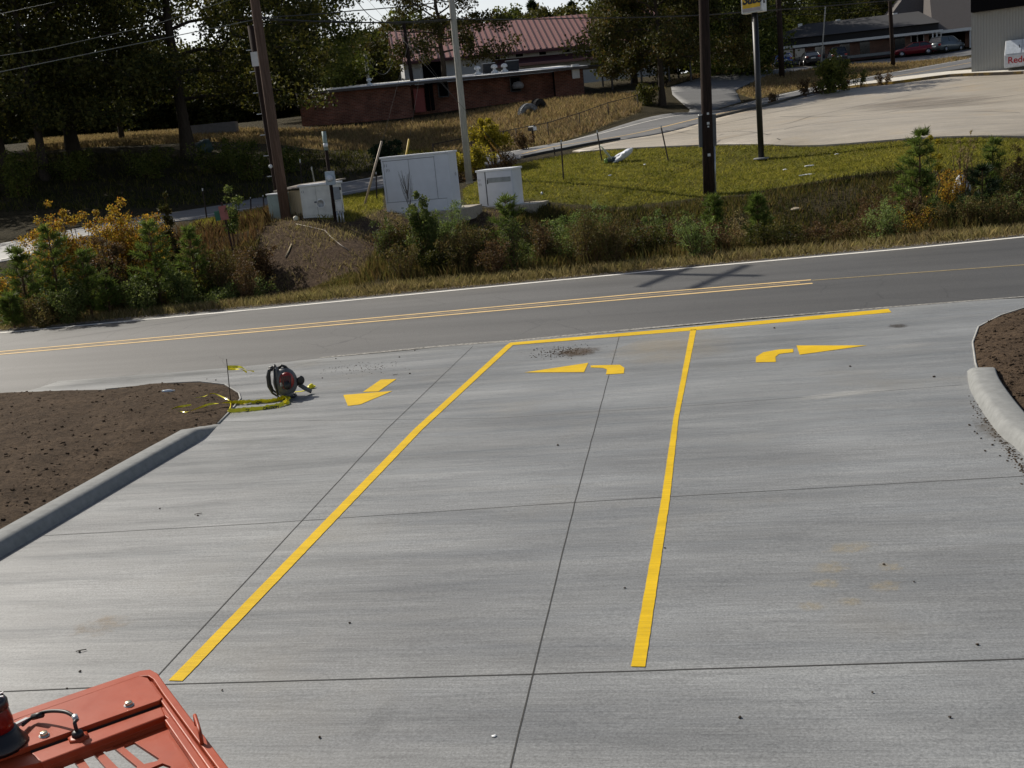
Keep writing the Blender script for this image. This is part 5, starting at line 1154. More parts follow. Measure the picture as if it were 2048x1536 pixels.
sh(1745, 33.6, 385, .8, 'reddish brown brush on the bank left of the tallest pine', 'brown', 3400, .05); sh(1700, 31.6, 445, .9, 'dark low brush in the right ditch bottom', 'weedg', 3000, .05)
sh(1905, 31.4, 400, .8, 'dark weedy bush below the rubble lump', 'green', 3200, .05); sh(2030, 32.0, 350, .9, 'dark brush at the right frame edge', 'oak', 3600, .05)
sh(2035, 34.4, 295, .8, 'brown weed bush at the right frame edge by the lot', 'brown', 3000, .05); sh(1770, 31.2, 440, .7, 'brown weed clump near the roadside, left of the orange berries', 'brown', 2400, .05)
# tangled brush filling the ditches between the named plants
rg2 = np.random.default_rng(77)
LBL = {'weedg': 'tangle of olive weeds and dry stems crowded in the roadside ditch', 'brown': 'tangle of brown dead weeds crowded in the roadside ditch', 'green': 'leafy green brush crowded in the roadside ditch', 'light': 'pale green leafy weed bush crowded in the roadside ditch', 'gold': 'yellowish weed bush crowded in the roadside ditch', 'oak': 'very dark leafy brush crowded in the roadside ditch'}
for x0, x1, st, wa, wb, ha, hb_2, pal in ((-30, 535, 21, 1.9, 5.2, 1.0, 2.0, ('weedg', 'green', 'brown', 'light', 'green', 'gold')), (775, 1400, 13, 1.6, 5.2, .9, 1.75, ('weedg', 'brown', 'green', 'oak', 'light', 'weedg', 'oak')), (1440, 1710, 20, 1.8, 4.4, .5, 1.0, ('brown', 'weedg', 'oak', 'oak')), (1710, 2100, 20, 1.7, 4.6, .8, 1.5, ('weedg', 'green', 'brown', 'weedg', 'light'))):  # dark oak entries deepen the ditch shade by leaf colour
    px = x0
    while px < x1:
        Yg = 33.; wv = rg2.uniform(wa, wb)
        for _ in range(6): P = at(px, Yg); Yg += (W1+wv-uvw(P[0], P[1])[2])
        P = at(px, Yg); mt = pal[int(rg2.integers(0, len(pal)))]; h = rg2.uniform(ha, hb_2)*(1. if wv < 3.6 else .9); n_ += 1
        shrub(LBL[mt], P, h, rg2.uniform(.45, .8), n_, 2600, .06, LM[mt], 'roadside_brush', 'brush crowded in the roadside ditch', stems=14, low=.02, tight=.17, asp=.45)
        px += st*rg2.uniform(.6, 1.4)
# goldenrod and lot-edge shrubs
sh(992, 56.5, 232, 1.15, 'tall yellow goldenrod clump with dark stems beside the far road', 'gold', 5200, .12, low=.5, stems=16, tight=.3, name='goldenrod'); sh(948, 54.5, 290, 1.15, 'lower bushy yellow goldenrod right of the pale pole', 'gold', 4500, .10, low=.35, stems=12, tight=.3, name='goldenrod')
sh(900, 53.5, 300, 1., 'green yellow goldenrod behind the large cabinet', 'gold', 3500, .10, low=.3, stems=10, tight=.3, name='goldenrod'); sh(925, 52.5, 345, .8, 'grey brown dead stems under the goldenrod', 'brown', 1600, .07)
sh(1010, 55.5, 300, .9, 'dead grey stems at the foot of the tall goldenrod', 'brown', 1600, .07); sh(1048, 70, 262, .7, 'rusty red weed left of the mailbox', 'brown', 1400, .10)
sh(785, 66, 278, 1.2, 'dark cedar bush behind the large cabinet', 'conif', 3000, .14); sh(760, 66.5, 290, 1.1, 'smaller dark cedar bush left of the other cedar', 'conif', 2400, .14)
sh(1662, 84, 108, 1.5, 'round green shrub standing at the parking lot curb', 'oak2', 5000, .16, tight=.5, stems=10)
for i, (px, yt, R_, lb) in enumerate([(1546, 186, .55, 'short bare dark shrub at the left of the lot curb'), (1612, 158, .7, 'bare dark shrub left of the round green shrub'), (1640, 162, .7, 'brownish shrub touching the round green shrub'), (1718, 138, .8, 'thin green shrub right of the round green shrub'), (1768, 142, .7, 'rightmost wispy bare shrub on the lot curb'), (1690, 160, .5, 'low bare shrub beside the lot curb')]):
    sh(px, 85.5, yt, R_, lb, 'brown' if i != 3 else 'oak2', 900, .10, tight=.2)
sh(1290, 94.0, 172, 1.6, 'dark green shrub at the foot of the large cedar tree', 'oak', 3600, .16, tight=.5, stems=9)
for i, (px, Y, yt) in enumerate([(40, 62, 300), (150, 66, 310), (300, 68, 300), (440, 70, 290), (500, 68, 285), (560, 70, 300)]): sh(px, Y, yt, 1.6, ['leftmost shaded undergrowth bush beneath the oaks', 'shaded bush between the two left trunks', 'shaded bush left of the big trunk', 'shaded bush right of the big trunk and teal drum', 'dark bush by the brown pole beneath the trees', 'shaded bush right of the brown pole'][i], 'oak2', 2600, .13, tight=.5)
# bare weed before the large cabinet
P, h = put(826, 38.3, 340); t = thing('weed', 'bare grey weed with a fan of twigs before the large cabinet', 'weed', P); mb = MB(); rg = np.random.default_rng(3); mb.tube([(-.1, 0, -.1), (0, 0, h*.5)], .014, 5); 
mb.obj('stem', M['stem'], t); mb = MB()
for k in range(26): a = rg.uniform(-.8, .8); z0 = h*rg.uniform(.4, .7); mb.tube([(0, 0, z0), (math.sin(a)*.22, rg.normal(0, .08), z0+h*.17), (math.sin(a)*.34, rg.normal(0, .1), min(h, z0+h*.34))], [.008, .006, .003], 4, False)
mb.obj('twigs', simple('grey twigs', (.08, .075, .07), .8), t)

# --- big trees
P = at(378, 76); tree('huge dark oak with the thickest trunk, beside the teal drum', P, 19, 9.5, .42, 11, 54000, .24, LM['oak'], .20, cl=1.9, squash=.75, clear=2.6, name='oak_tree')
P = at(92, 66); tree('slender dark oak, nearest trunk at left', P, 16, 6.5, .26, 12, 32000, .22, LM['oak'], .22, cl=1.7, clear=2.6, name='oak_tree')
P = at(146, 80); tree('stout dark oak just right of the slender left one', P, 19, 8, .40, 13, 34000, .25, LM['oak'], .22, cl=1.9, clear=2.8, name='oak_tree')
P = at(8, 70); tree('dark oak cut by the left frame edge', P, 17, 7, .30, 14, 28000, .24, LM['oak'], .22, cl=1.8, clear=2.6, name='oak_tree')
for q in ((-43, 60), (-41, 75), (-54, 68), (-38, 88)):
    c = tree('dark oak standing outside the left of the view and shading the ground', (*q, float(g(*q))), 17, 8, .3, 200+q[1], 14000, .4, LM['oak'], .2, cl=2.2, name='oak_tree', group='oaks left of the view', twigs=False)
P = at(245, 98); tree('thin trunked tree in the gap between the stout and the huge oak', P, 17, 7, .2, 15, 26000, .3, LM['oak2'], .2, cl=2., clear=3., name='oak_tree')
P = at(620, 118); tree('olive leaved tree rising behind the left end of the brick building', P, 21, 7.5, .28, 16, 46000, .3, LM['oak2'], .2, cl=1.9, name='oak_tree')
P = at(545, 100); tree('dark tree directly behind the brown utility pole', P, 19, 6, .26, 17, 36000, .28, LM['oak'], .2, cl=1.8, clear=2.6, name='oak_tree')
P = at(893, 124); tree('sparse branching tree in front of the red metal roof', P, 17.5, 8.5, .34, 18, 26000, .28, LM['rust'], .3, cl=1.35, name='oak_tree', bark=M['bark'])
P = at(1325, 94); tree('large dark tree with reddish left side above the road bend', P, 15, 6.8, .27, 19, 60000, .23, LM['rust'], .26, cl=1.6, clear=2.2, name='oak_tree')
for i, (px, Y, H_, R_, mt, lb) in enumerate([(1405,125,17,6,'oak','dark tree behind the dark utility pole'), (1480,118,8.5,4.6,'oak2','rounded mid green tree behind the black sign post'), (1500,140,19,6.5,'oak','tall dark tree behind the rounded green one'),
      (1590,155,19,7,'oak2','broad green tree above the left hip of the dark roof'), (1700,160,19,7,'oak','dark tree above the middle of the dark roof'), (1800,160,20,7,'oak2','green tree left of the brownish tall roof'), (1270,118,16,5,'oak','dark tree at the right end of the red roof'), (1440,150,19,6,'oak2','tree behind the road bend, deep among the dark ones')]):
    tree(lb, at(px, Y), H_, R_, .25, 40+i, 26000, .3, LM[mt], .12, cl=2., name='oak_tree', twigs=False)
# woods closing the view behind everything
wp_ = [tree('x', (0, 0, 0), 13, 5.5, .22, 80+i, 15000, .5, LM[m_], .05, cl=2.1, name='woodland_tree', twigs=False) for i, m_ in enumerate(('oak', 'oak2', 'oak'))]
rg = np.random.default_rng(31); i = 0
for row, (Y0, step) in enumerate(((142, 62), (165, 70))):
    px = -260+row*30
    while px < 2400:
        Y_ = Y0+rg.uniform(-6, 8)
        if 770 < px < 1260 and row == 0 or 1230 < px < 1460 and row == 0 or (px > 1470 and row == 0): px += step; continue
        yt = rg.uniform(90, 165) if px < 640 else (rg.uniform(-60, 40) if px > 1230 else (rg.uniform(66, 110) if px < 800 else (rg.uniform(34, 60) if px < 1010 else rg.uniform(4, 34))))
        P = at(px, Y_ if px < 1470 else Y_+8); h = max(8, topz(P, yt)-P[2]); src = wp_[i % 3]; c = copytree(src) if i >= 3 else src; s_ = h/12.5
        c.location = P; c.scale = (max(s_, .95), max(s_, .95), s_); c.rotation_euler.z = i*2.1; tag(c, 'leafy tree in the dark woods far behind the buildings', 'tree', 'broadleaf trees of the far woods'); i += 1; px += step*rg.uniform(.8, 1.2)
# conifer skyline
cons = []
proto = [conifer('x', (0, 0, 0), 14, 3.2, 60+i, 9000, LM['conif'], lf=.6) for i in range(2)]
bg_ = [(690,168,150),(722,172,120),(748,165,105),(772,170,62),(800,180,72),(835,178,60),(1012,190,35),(1045,195,22),(1080,186,4),(1105,195,28),(1128,192,24),(1155,184,6),(1185,196,30),(1210,190,20),(650,175,60),(600,178,20),(960,192,50),(780,195,66),(925,198,44),(1240,180,0),(1320,175,-20),(1380,178,-20),(1540,182,-30),(1640,186,-20),(1740,190,-30),(480,150,100),(400,158,110),(300,152,130),(200,150,150),(100,148,140),(20,146,160)]
for i, (px, Y, yt) in enumerate(bg_):
    P = at(px, Y); h = max(7, topz(P, yt)-P[2]); src = proto[i % 2]; c = copytree(src) if i >= 2 else src
    s_ = h/14; c.location = P; c.scale = (s_*1.05, s_*1.05, s_); c.rotation_euler.z = i*1.3
    if i in (8, 11): lb, gp = ('tall pointed conifer on the skyline left of centre above the red roof' if i == 8 else 'tall pointed conifer at the right of the skyline gap above the red roof'), 'conifers on the skyline'
    else: lb, gp = 'distant dark conifer in the woods along the skyline', 'conifers on the skyline'
    tag(c, lb, 'tree', gp)

# ------------------------------------------------------------------ blower, tape, litter on the apron
P = hit_near(573, 796); P[2] += .014; t = thing('backpack_blower', 'red and grey backpack leaf blower standing on the concrete', 'leaf blower', P, .12); t.scale = (1.05, 1.05, 1.28)
gry = simple('grey plastic', (.10, .105, .11), .5); blk = simple('black plastic', (.012, .012, .013), .45); redp = simple('red plastic', (.26, .014, .009), .4, 0, .08, 3, .6)
Mx = Matrix.Rotation(math.pi/2, 3, 'Y'); Mxx = Matrix.Rotation(math.pi/2, 3, 'X')
fr = MB(); fr.tube([(-.12, .14, .02), (-.14, .14, .25), (-.12, .14, .44)], .016, 8); fr.tube([(-.12, -.14, .02), (-.14, -.14, .25), (-.12, -.14, .44)], .016, 8); fr.tube([(-.12, -.14, .02), (.14, -.13, .015), (.16, 0, .015), (.14, .13, .015), (-.12, .14, .02)], .018, 8); fr.tube([(-.12, -.14, .44), (-.12, 0, .47), (-.12, .14, .44)], .016, 8); fr.obj('frame', blk, t)
MB().box((-.10, 0, .25), (.05, .26, .36)).obj('back_plate', gry, t, .02)
MB().lathe([(0, -.12), (.08, -.12), (.16, -.10), (.19, -.06), (.205, 0), (.195, .09), (.15, .13), (.02, .14)], 24, (.02, 0, .22), Mxx).obj('fan_housing', gry, t)
b = MB().lathe([(.11, -.04), (.13, .02), (.125, .12), (.105, .17), (.07, .18), (0, .182)], 22, (.055, -.01, .25), Mxx).obj('engine_cover', redp, t)
for k in range(5): MB().bar((-.03+k*.035, -.195, .16), (-.01+k*.035, -.195, .33), .012, .02).obj('cover_slot', blk, b)
MB().box((-.03, -.19, .22), (.04, .02, .05)).obj('cover_label', M['trim'], b)
MB().lathe([(.05, -.02), (.06, .02), (.05, .07)], 14, (.06, -.2, .2), Mxx).obj('starter', blk, t)
MB().box((.02, 0, .06), (.22, .22, .09)).obj('fuel_tank', simple('smoke tank', (.16, .16, .155), .35), t, .025)
mb = MB(); mb.tube([(-.06, 0, .42), (.0, -.02, .455), (.06, -.02, .43), (.1, 0, .38)], .02, 8); mb.obj('carry_handle', blk, t)
for s_ in (-1, 1): MB().tube([(-.13, s_*.09, .43), (-.21, s_*.09, .42), (-.245, s_*.1, .33), (-.25, s_*.1, .2), (-.21, s_*.1, .1), (-.13, s_*.09, .04)], [.018, .028, .03, .028, .018, .012], 8).obj('shoulder_strap', blk, t)
mb = MB(); mb.tube([(.14, 0, .16), (.22, -.02, .2), (.27, -.05, .22)], [.05, .052, .05], 14); e = mb.obj('elbow', blk, t)
MB().lathe([(.045, -.03), (.06, -.02), (.06, .03), (.045, .035)], 16, (.285, -.06, .225), Mxx).obj('tube_collar', blk, e)
MB().tube([(.24, 0, .16), (.33, .0, .09), (.43, .0, .035)], [.036, .034, .03], 12).obj('blower_tube', gry, t)
# stake with tape
P = hit_near(461, 805); A_ = onY(453,718,P[1]); P[2] += .08; t = thing('tape_stake', 'thin steel rod standing in the dirt with a scrap of yellow tape', 'stake', P); T = Vector(A_-P); MB().tube([(0, 0, -.2), T], .008, 7).obj('rod', M['rust'], t)
m = NT('yellow tape'); m.base((.80, .70, .02)); m.rough(.3, .5); M['tape'] = m.m
def ribbon(pts, w, mb, flat=False, tw=0., rg=np.random.default_rng(5)):
    V = []; n = len(pts)
    for i, p in enumerate(pts):
        p = Vector(tuple(float(c) for c in p)); q = Vector(tuple(float(c) for c in pts[min(i+1, n-1)]))-Vector(tuple(float(c) for c in pts[max(i-1, 0)])); side = q.cross(Vector((0, 0, 1))); side.normalize()
        a = tw*i+(.0 if flat else 1.2); d_ = side*math.cos(a)+Vector((0, 0, 1))*math.sin(a); V += [p-d_*w/2, p+d_*w/2]
    mb.add(V, [[2*i, 2*i+1, 2*i+3, 2*i+2] for i in range(n-1)], True)
d_ = T/T.z; z0 = T.z*.80; mb = MB(); pts = [Vector((0, 0, 0))+d_*z0, d_*z0+Vector((.12, .02, -.015)), d_*z0+Vector((.24, .0, -.03)), d_*z0+Vector((.33, 0, -.09)), d_*z0+Vector((.46, 0, -.13))]
ribbon(smooth(pts), .05, mb, False, .12); pts = [p+Vector((0, .01, -.045)) for p in pts[:4]]; ribbon(smooth(pts), .04, mb, False, .2); mb.obj('tape_end', M['tape'], t)
def gz_(px, py, dz=.03): p = hit_near(px, py); return p+np.array([0, 0, dz])
dzL = .13
t = thing('caution_tape', 'tangled yellow caution tape lying from the dirt onto the concrete', 'tape', hit_near(520, 812)); o0 = hit_near(520, 812)
mb = MB()
path1 = [gz_(461,812,.05), gz_(485,811,.04), gz_(510,809,.035), gz_(540,807,.03), gz_(560,803,.03), gz_(568,801,.04), gz_(575,807,.05), gz_(569,813,.04), gz_(550,818,.03), gz_(520,822,.03), gz_(490,825,.03), gz_(458,828,.04)]
rw = np.random.default_rng(9)
ribbon([p-o0+np.append(rw.normal(0, .006, 2), .01+abs(rw.normal(0, .012))) for p in smooth(path1)], .07, mb, False, .0)
ribbon([p-o0+np.append(rw.normal(0, .01, 2)+[.02, .05], .0+abs(rw.normal(0, .01))) for p in smooth(path1)], .07, mb, True, .35)
path2 = [gz_(458,828,.05), gz_(462,817,.1), gz_(440,820,.12), gz_(418,826,dzL+.02), gz_(380,839,dzL+.01), gz_(362,840,dzL+.01), gz_(338,840,dzL+.02), gz_(355,833,dzL+.03), gz_(385,825,dzL+.01)]
ribbon([p-o0 for p in smooth(path2)], .035, mb, True, .25)
path3 = [gz_(461,808,.06), gz_(430,803,dzL+.02), gz_(410,808,dzL+.01), gz_(385,812,dzL+.005)]; ribbon([p-o0 for p in smooth(path3)], .02, mb, True, .3); 
path4 = [gz_(590,786,.02), gz_(606,784,.02), gz_(618,782,.03)]; ribbon([p-o0 for p in smooth(path4)], .05, mb, True, .0)
mb.obj('tape_strip', M['tape'], t)
crumple('tape_knot', tuple(gz_(623,778,.05)-o0), (.07, .05, .04), M['tape'], t, 77, (0, 0, 0), .35)
for (px, py, ang) in ((466,811,.10),(514,809,.12),(492,824.5,.12),(527,821,.14)):
    q = gz_(px, py, .045)-o0; text('CAUTION', .06, M['black'], t, tuple(q+np.array([0, -.032, -.028])), (1.3, 0, ang), 'lettering', .001, bold=.003)
# bottle and clods
p = gz_(339, 799, .16); t = thing('plastic_bottle', 'crushed clear plastic bottle on the left dirt bed', 'bottle', p, .1); mb = MB(); mb.lathe([(.0, -.11), (.035, -.105), (.032, -.05), (.036, 0), (.03, .05), (.012, .09), (.012, .11)], 12, (0, 0, 0), Mx); mb.obj('shell', simple('clear plastic', (.55, .6, .66), .12, 0, .1, 20), t); MB().lathe([(.015, .105), (.015, .125), (0, .126)], 10, (0, 0, 0), Mx).obj('cap', M['trim'], t)
rg = np.random.default_rng(21)
spots = [(396,1034),(320,1020),(160,1308),(135,1381),(161,1347),(1116,893),(799,716),(1828,1168),(1768,1133),(1955,1294),(1745,1390),(1700,735),(1868,756),(1949,866),(1939,853),(820,749),(645,758),(414,760),(432,762),(672,719),(830,703),(1549,658),(1068,702),(1074,699),(1330,1100),(700,1250),(1480,1440),(640,1480),(1900,1440),(1962,880),(1970,905),(2000,915),(1985,893),(1954,870),(2015,925),(1250,1180),(445,1385)]
for i, (px, py) in enumerate(spots):
    p = gz_(px, py, .022); s_ = rg.uniform(.006, .011)*(1+max(0, 1000-py)/500)
    o = crumple('dirt_clod', (0, 0, 0), (s_*1.3, s_, s_*.7), M['bark'] if i % 3 else M['dirt'], None, 200+i, (0, 0, i), .3); o.location = p; tag(o, 'small dark crumb of dirt lying on the new concrete', 'dirt clod', 'dark crumbs on the concrete')
for i, (px, py, lb) in enumerate([(396,1032,'dark twig on the concrete right of the left curb'), (162,1307,'dark twig at lower left near the rusty stain'), (790,752,'tiny twig right of the blower')]):
    p = gz_(px, py, .025); o = MB().tube([(-.04, 0, 0), (.01, .006, .004), (.045, .02, 0)], .004, 6).obj('twig', M['bark']); o.location = p; tag(o, lb, 'twig')
p = gz_(989, 1477, .02); o = crumple('paper_scrap', (0, 0, 0), (.018, .012, .006), M['cabl'], None, 300); o.location = p; tag(o, 'tiny white scrap on the concrete at the bottom centre', 'litter')
# scattered soil crumbs round the smear
mb = MB(); 
for i in range(300):
    px = 1125+rg.normal(0, 28); py = 706+rg.normal(0, 5)-(px-1125)*.09; p = gz_(px, py, .018); s_ = rg.uniform(.005, .015); mb.box(p, (s_*1.5, s_, s_*.7), Matrix.Rotation(rg.uniform(0, 3), 3, 'Z'))
for i in range(160):
    px = 720+rg.normal(0, 40); py = 738+rg.normal(0, 7)-(px-720)*.06; p = gz_(px, py, .016); s_ = rg.uniform(.004, .012); mb.box(p, (s_*1.5, s_, s_*.7), Matrix.Rotation(rg.uniform(0, 3), 3, 'Z'))
for i in range(260):
    u_ = rg.uniform(0, 1); px = 1950+u_*110+rg.normal(0, 5)-6; py = 800+u_*150+rg.normal(0, 9); p = gz_(px, py, .016); s_ = rg.uniform(.004, .016); mb.box(p, (s_*1.5, s_, s_*.7), Matrix.Rotation(rg.uniform(0, 3), 3, 'Z'))
tag(mb.obj('soil_crumbs', M['dirt']), 'loose soil crumbs scattered on the concrete', kind='stuff')
mb = MB()
for (cx_, cy_, X_) in [(0, 0, 0)]:
    A_ = np.array(LIW); 
    for i in range(1800):
        px = rg.uniform(0, 470); py = rg.uniform(770, 1060); q = hit_near(px, py)
        if not inside(q[:1], q[1:2], A_)[0]: continue
        z = .02+hL(q[:1], q[1:2])[0]; s_ = .006+.03*rg.random()**4; mb.box((q[0], q[1], q[2]+z+s_*.1), (s_*1.4, s_, s_*.8), Matrix.Rotation(rg.uniform(0, 3), 3, 'Z') @ Matrix.Rotation(rg.uniform(-.5, .5), 3, 'X'))
    A_ = np.array(RIW)
    for i in range(900):
        px = rg.uniform(1950, 2048); py = rg.uniform(622, 850); q = hit_near(px, py)
        if not inside(q[:1], q[1:2], A_)[0]: continue
        z = .02+hR(q[:1], q[1:2])[0]; s_ = .007+.03*rg.random()**4; mb.box((q[0], q[1], q[2]+z+s_*.1), (s_*1.4, s_, s_*.8), Matrix.Rotation(rg.uniform(0, 3), 3, 'Z') @ Matrix.Rotation(rg.uniform(-.5, .5), 3, 'X'))
tag(mb.obj('soil_lumps', M['dirt']), 'crumbly soil lumps on the dirt beds', kind='stuff')
# gravel at far road side
mb = MB()
for i in range(2600):
    u_ = rg.uniform(-22, -1) if i % 2 else rg.uniform(-22, 10); w_ = W1+.12+abs(rg.normal(0, .16)); X_, Y_ = unuv(u_, w_+.05*u_); s_ = rg.uniform(.012, .035); mb.box((X_, Y_, float(near(X_, Y_))+.01), (s_*1.3, s_, s_*.7), Matrix.Rotation(rg.uniform(0, 3), 3, 'Z'))
tag(mb.obj('gravel', M['gravel']), 'loose roadside gravel', kind='stuff')

# ------------------------------------------------------------------ orange machine roof in the lower left corner
ZR = 2.38
def rp(x, y, dz=0.): return onz(x, y, ZR+dz)
red = NT('orange red machine paint'); co = red.coord(); red.base(red.ramp(red.noise(co, 4, 6, .65), [(.3, (.28, .036, .008)), (.7, (.36, .052, .012))])); ds = red.gr(red.noise(co, 2.2, 6, .7), .48, .75); red.base(red.mix(red.math('MULTIPLY', ds, .18), red.p.inputs['Base Color'].links[0].from_socket, (.30, .19, .14))); red.rough(red.ramp(red.noise(co, 9, 5, .7), [(.3, (.34,)*3), (.7, (.55,)*3)]), .3)
red.mm = red.noise(co, 160, 2, .7); red.bump(red.mm, .08, .001); M['red'] = red.m
O_ = rp(200, 1450); root = thing('machine_canopy', 'orange red machine roof with slots, beacon and cable in the lower left corner', 'machine', (O_[0], O_[1], float(near(O_[0], O_[1]))+.014)); B0 = np.array(root.location)
def loc(pp, dz=0.): return [tuple(rp(*p, dz)-B0) for p in pp]
outer = [(-420,1590),(42,1423),(281,1342),(300,1339.5),(316,1348),(330,1368),(457,1536),(560,1672),(300,1900),(-250,2100)]
slots = [[(246,1480),(265,1472),(316,1505),(312,1510),(286,1516),(246,1483)], [(203,1489),(225,1483),(272,1521),(270,1527),(244,1534),(203,1492)], [(162,1503),(185,1496),(226,1542),(196,1550)], [(121,1517),(143,1508),(182,1555),(152,1564)], [(82,1532),(103,1526),(140,1570),(112,1580)], [(300,1524),(323,1514.5),(341,1521.5),(328,1533),(305,1532)], [(330,1545),(356,1532),(372,1545),(352,1565)], [(245,1556),(262,1545),(305,1590),(280,1600)], [(40,1548),(62,1541),(100,1588),(70,1598)]]
inner = [(-400,1640),(80,1521),(328,1427),(334,1432),(408,1536),(500,1672),(290,1860),(-230,2050)]
def plate(name, poly, z0, z1, hs=(), parent=root, mat=None, bev=.003):
    V = [Vector((a[0], a[1])) for a in loc(poly, 0)]; faces = [list(range(len(V)))]; hp = []
    for h in hs:
        q = [Vector((a[0], a[1])) for a in loc(h, z1*.55)]; b = len(V); V += q; faces.append(list(range(b, len(V)))); hp.append(np.array([tuple(x) for x in q]))
    r = delaunay_2d_cdt(V, [], faces, 2 if hs else 1, 1e-6); v2 = [tuple(v) for v in r[0]]; bm = bmesh.new(); vs = [bm.verts.new((x, y, ZR-B0[2]+z1)) for x, y in v2]
    for f in r[2]:
        c = np.mean([v2[i] for i in f], 0)
        if any(inside(c[:1], c[1:], h)[0] for h in hp): continue
        bm.faces.new([vs[i] for i in f])
    bmesh.ops.delete(bm, geom=[v for v in bm.verts if not v.link_faces], context='VERTS')
    bmesh.ops.recalc_face_normals(bm, faces=bm.faces)
    if sum(f.normal.z for f in bm.faces) < 0: bmesh.ops.reverse_faces(bm, faces=bm.faces)
    ge = bmesh.ops.extrude_face_region(bm, geom=bm.faces[:])['geom']
    for v in [x for x in ge if isinstance(x, bmesh.types.BMVert)]: v.co.z += z0-z1
    bmesh.ops.recalc_face_normals(bm, faces=bm.faces); bmesh.ops.dissolve_limit(bm, angle_limit=.01, verts=bm.verts, edges=bm.edges)
    me = bpy.data.meshes.new(name); bm.to_mesh(me); bm.free(); o = link(name, me, mat or M['red'], parent)
    b = o.modifiers.new('bevel', 'BEVEL'); b.width = bev; b.segments = 3; b.limit_method = 'ANGLE'; return o
rim_in = [(-408,1605),(46,1434),(279,1353),(297,1352),(306,1358),(326,1388),(436,1536),(530,1665),(295,1880),(-240,2075)]
frm = plate('frame', outer, -.05, .002, [rim_in[:]], bev=.011); plate('inner_frame', rim_in, -.05, -.012, [inner[:]], bev=.002)
plate('front_panel', [(-400,1622),(46,1436),(280,1354),(296,1358),(319,1390),(325,1397),(319,1403),(56,1496),(-380,1650)], -.012, .004, bev=.002)
plate('recessed_panel', [(x, y) for x, y in inner], -.045, -.037, slots, bev=.0015)
# raised channel along the right side and ridge above slots
mb = MB(); a, b = [Vector(v) for v in loc([(302,1366),(520,1672)], 0)]; mb.bar(a+Vector((0, 0, -.01)), b+Vector((0, 0, -.01)), .012, .02); a, b = [Vector(v) for v in loc([(313,1366),(535,1668)], 0)]; mb.bar(a+Vector((0, 0, -.008)), b+Vector((0, 0, -.008)), .006, .016)
a, b = [Vector(v) for v in loc([(336,1434),(500,1668)], 0)]; mb.bar(a+Vector((0, 0, -.014)), b+Vector((0, 0, -.014)), .02, .022); mb.obj('side_channel', M['red'], root, .003)
mb = MB(); P_ = [Vector(v) for v in loc([(60,1499),(322,1406),(330,1424),(80,1518)], 0)]; mb.prism([p+Vector((0, 0, -.03)) for p in P_], (0, 0, 0), (0, 0, .02)); mb.obj('step_ridge', M['red'], root, .004)
mb = MB()
for k, (a, b) in enumerate((((60,1497),(319,1404)),)):
    a, b = [Vector(v) for v in loc([a, b], 0)]; mb.bar(a+Vector((0, 0, -.0115)), b+Vector((0, 0, -.0115)), .006, .006)
mb.obj('panel_gap', simple('painted gap shade', (.02, .012, .01), .8), root)  # near-black bar paints the shade in the panel seam
# ribs under the slots
mb = MB()
for a, b in (((290,1500),(420,1700)), ((345,1500),(470,1690))):
    a, b = [Vector(v) for v in loc([a, b], 0)]; mb.bar(a+Vector((0, 0, -.10)), b+Vector((0, 0, -.10)), .02, .08)
mb.obj('under_rib', M['red'], root)
chrome = simple('zinc bolt', (.62, .56, .42), .3, .9)
for px, py in ((258.5, 1413), (89, 1474)):
    p = Vector(loc([(px, py)], 0)[0]); b = MB().lathe([(.011, .004), (.011, .013), (.009, .015), (0, .015)], 6, p).obj('bolt', chrome, root); MB().lathe([(.014, .002), (.014, .0055), (.0, .0056)], 14, p).obj('washer', M['metal'], b)
# cable grommet and cable
p = Vector(loc([(157, 1476)], -.01)[0]); gm_ = MB().lathe([(.028, -.006), (.028, .004), (.02, .007), (0, .007)], 6, p).obj('grommet', M['red'], root); MB().lathe([(.016, .004), (.014, .018), (.009, .022), (0, .022)], 14, p).obj('seal', M['black'], gm_)
cq = [p+Vector((0, 0, .015)), p+Vector((-.001, -.002, .045)), Vector(loc([(152,1438)], .035)[0]), Vector(loc([(131,1424)], .045)[0]), Vector(loc([(94,1423)], .035)[0]), Vector(loc([(66,1434)], .02)[0]), Vector(loc([(45,1450)], .02)[0])]
cb = MB().tube(smooth(cq, 6), [.0052]*37, 8).obj('cable', M['black'], root); MB().tube([cq[2]+Vector((.002, -.004, -.002)), cq[2]+Vector((-.006, .008, .006))], .008, 8).obj('cable_clip', M['metal'], cb); MB().tube([cq[4]+Vector((-.012, -.005, -.005)), cq[5]], .009, 8).obj('connector', M['black'], cb)
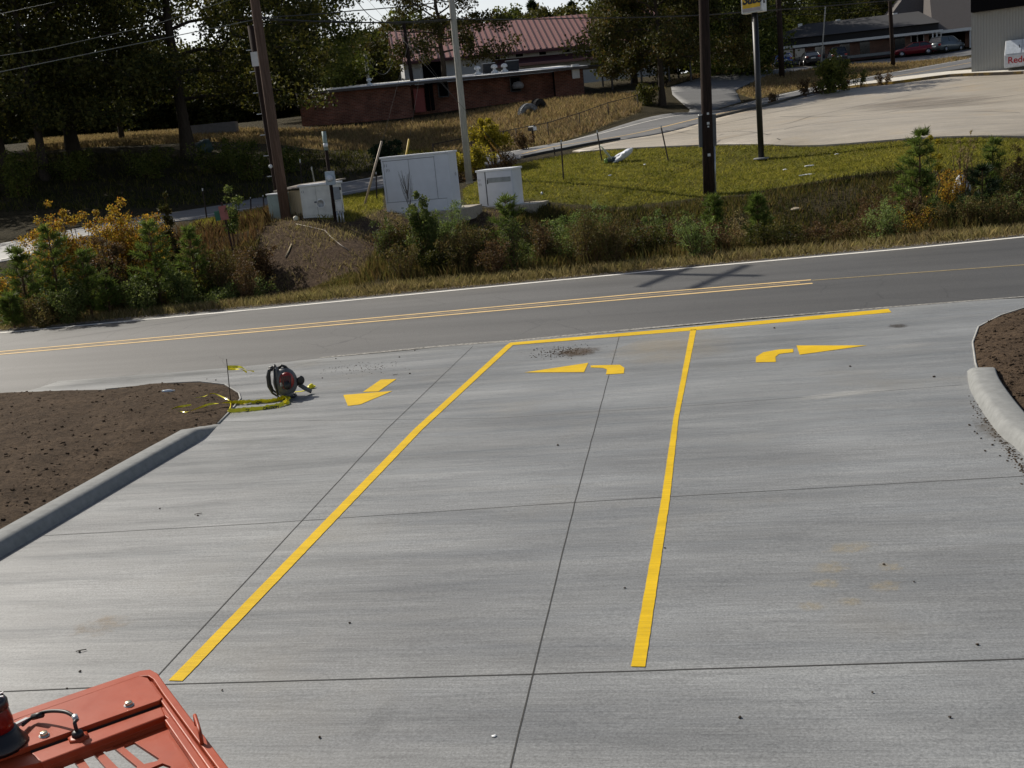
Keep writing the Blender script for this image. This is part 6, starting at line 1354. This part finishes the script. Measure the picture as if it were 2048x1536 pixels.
# beacon light
p = Vector(loc([(2, 1494)], 0)[0]); bc = MB().lathe([(.068, .0), (.068, .01), (.056, .025), (.048, .045), (.044, .05)], 24, p).obj('beacon_base', simple('black rubber', (.008, .008, .009), .35), root)
MB().lathe([(.042, .045), (.042, .075), (.037, .105), (.035, .115)], 24, p).obj('beacon_lens', simple('red beacon lens', (.14, .006, .005), .2), bc)
cap = MB().lathe([(.039, .108), (.039, .128), (.033, .137), (0, .139)], 24, p).obj('beacon_cap', simple('black gloss cap', (.02, .02, .022), .3), bc)
for k in range(4): a = k*math.pi/4; MB().bar(p+Vector((-.034*math.cos(a), -.034*math.sin(a), .141)), p+Vector((.034*math.cos(a), .034*math.sin(a), .141)), .004, .004).obj('cap_rib', M['metal'], cap)
q0, q1 = [Vector(v) for v in loc([(30,1474),(58,1452)], 0)]; MB().bar(q0+Vector((0, 0, .03)), q1+Vector((0, 0, .02)), .012, .01).obj('bracket', M['metal'], bc); 
# small loop handle on the right edge
a, b = [Vector(v) for v in loc([(393,1452),(404,1488)], 0)]; MB().tube(smooth([a+Vector((0, 0, -.01)), a+Vector((0, 0, .03)), (a+b)/2+Vector((0, 0, .038)), b+Vector((0, 0, .03)), b+Vector((0, 0, -.01))], 5), .005, 8).obj('loop_handle', M['red'], root)
# posts and lower body carry the roof (outside the view)
def down(px, py): q = Vector(loc([(px, py)], 0)[0]); return q
for px, py in ((-60,1560),(-260,1660),(420,1790),(-50,1990)):
    q = down(px, py); MB().bar(q+Vector((0, 0, -.05)), Vector((q.x, q.y, .9)), .06, .06).obj('post', M['black'], root)
cs = [down(60,1900), down(-420,1800), down(-500,2400), down(250,2400)]
mb = MB(); mb.prism([Vector((c.x, c.y, .45)) for c in cs], (0, 0, 0), (0, 0, .55)); mb.obj('lower_body', M['red'], root, .03)
cc = sum(cs, Vector())/4
for s_ in (-1, 1):
    mb = MB(); n = 18; V = []
    pr = [(math.cos(a)*(.55 if abs(math.cos(a)) > .3 else .5), math.sin(a)*.24+.25) for a in np.linspace(0, 2*math.pi, n, endpoint=False)]
    mb.prism([Vector((cc.x+x*.9, cc.y+s_*.32-.12, z)) for x, z in pr], (0, 0, 0), (0, .24, 0)); mb.obj('track', M['tyre'], root, .02)
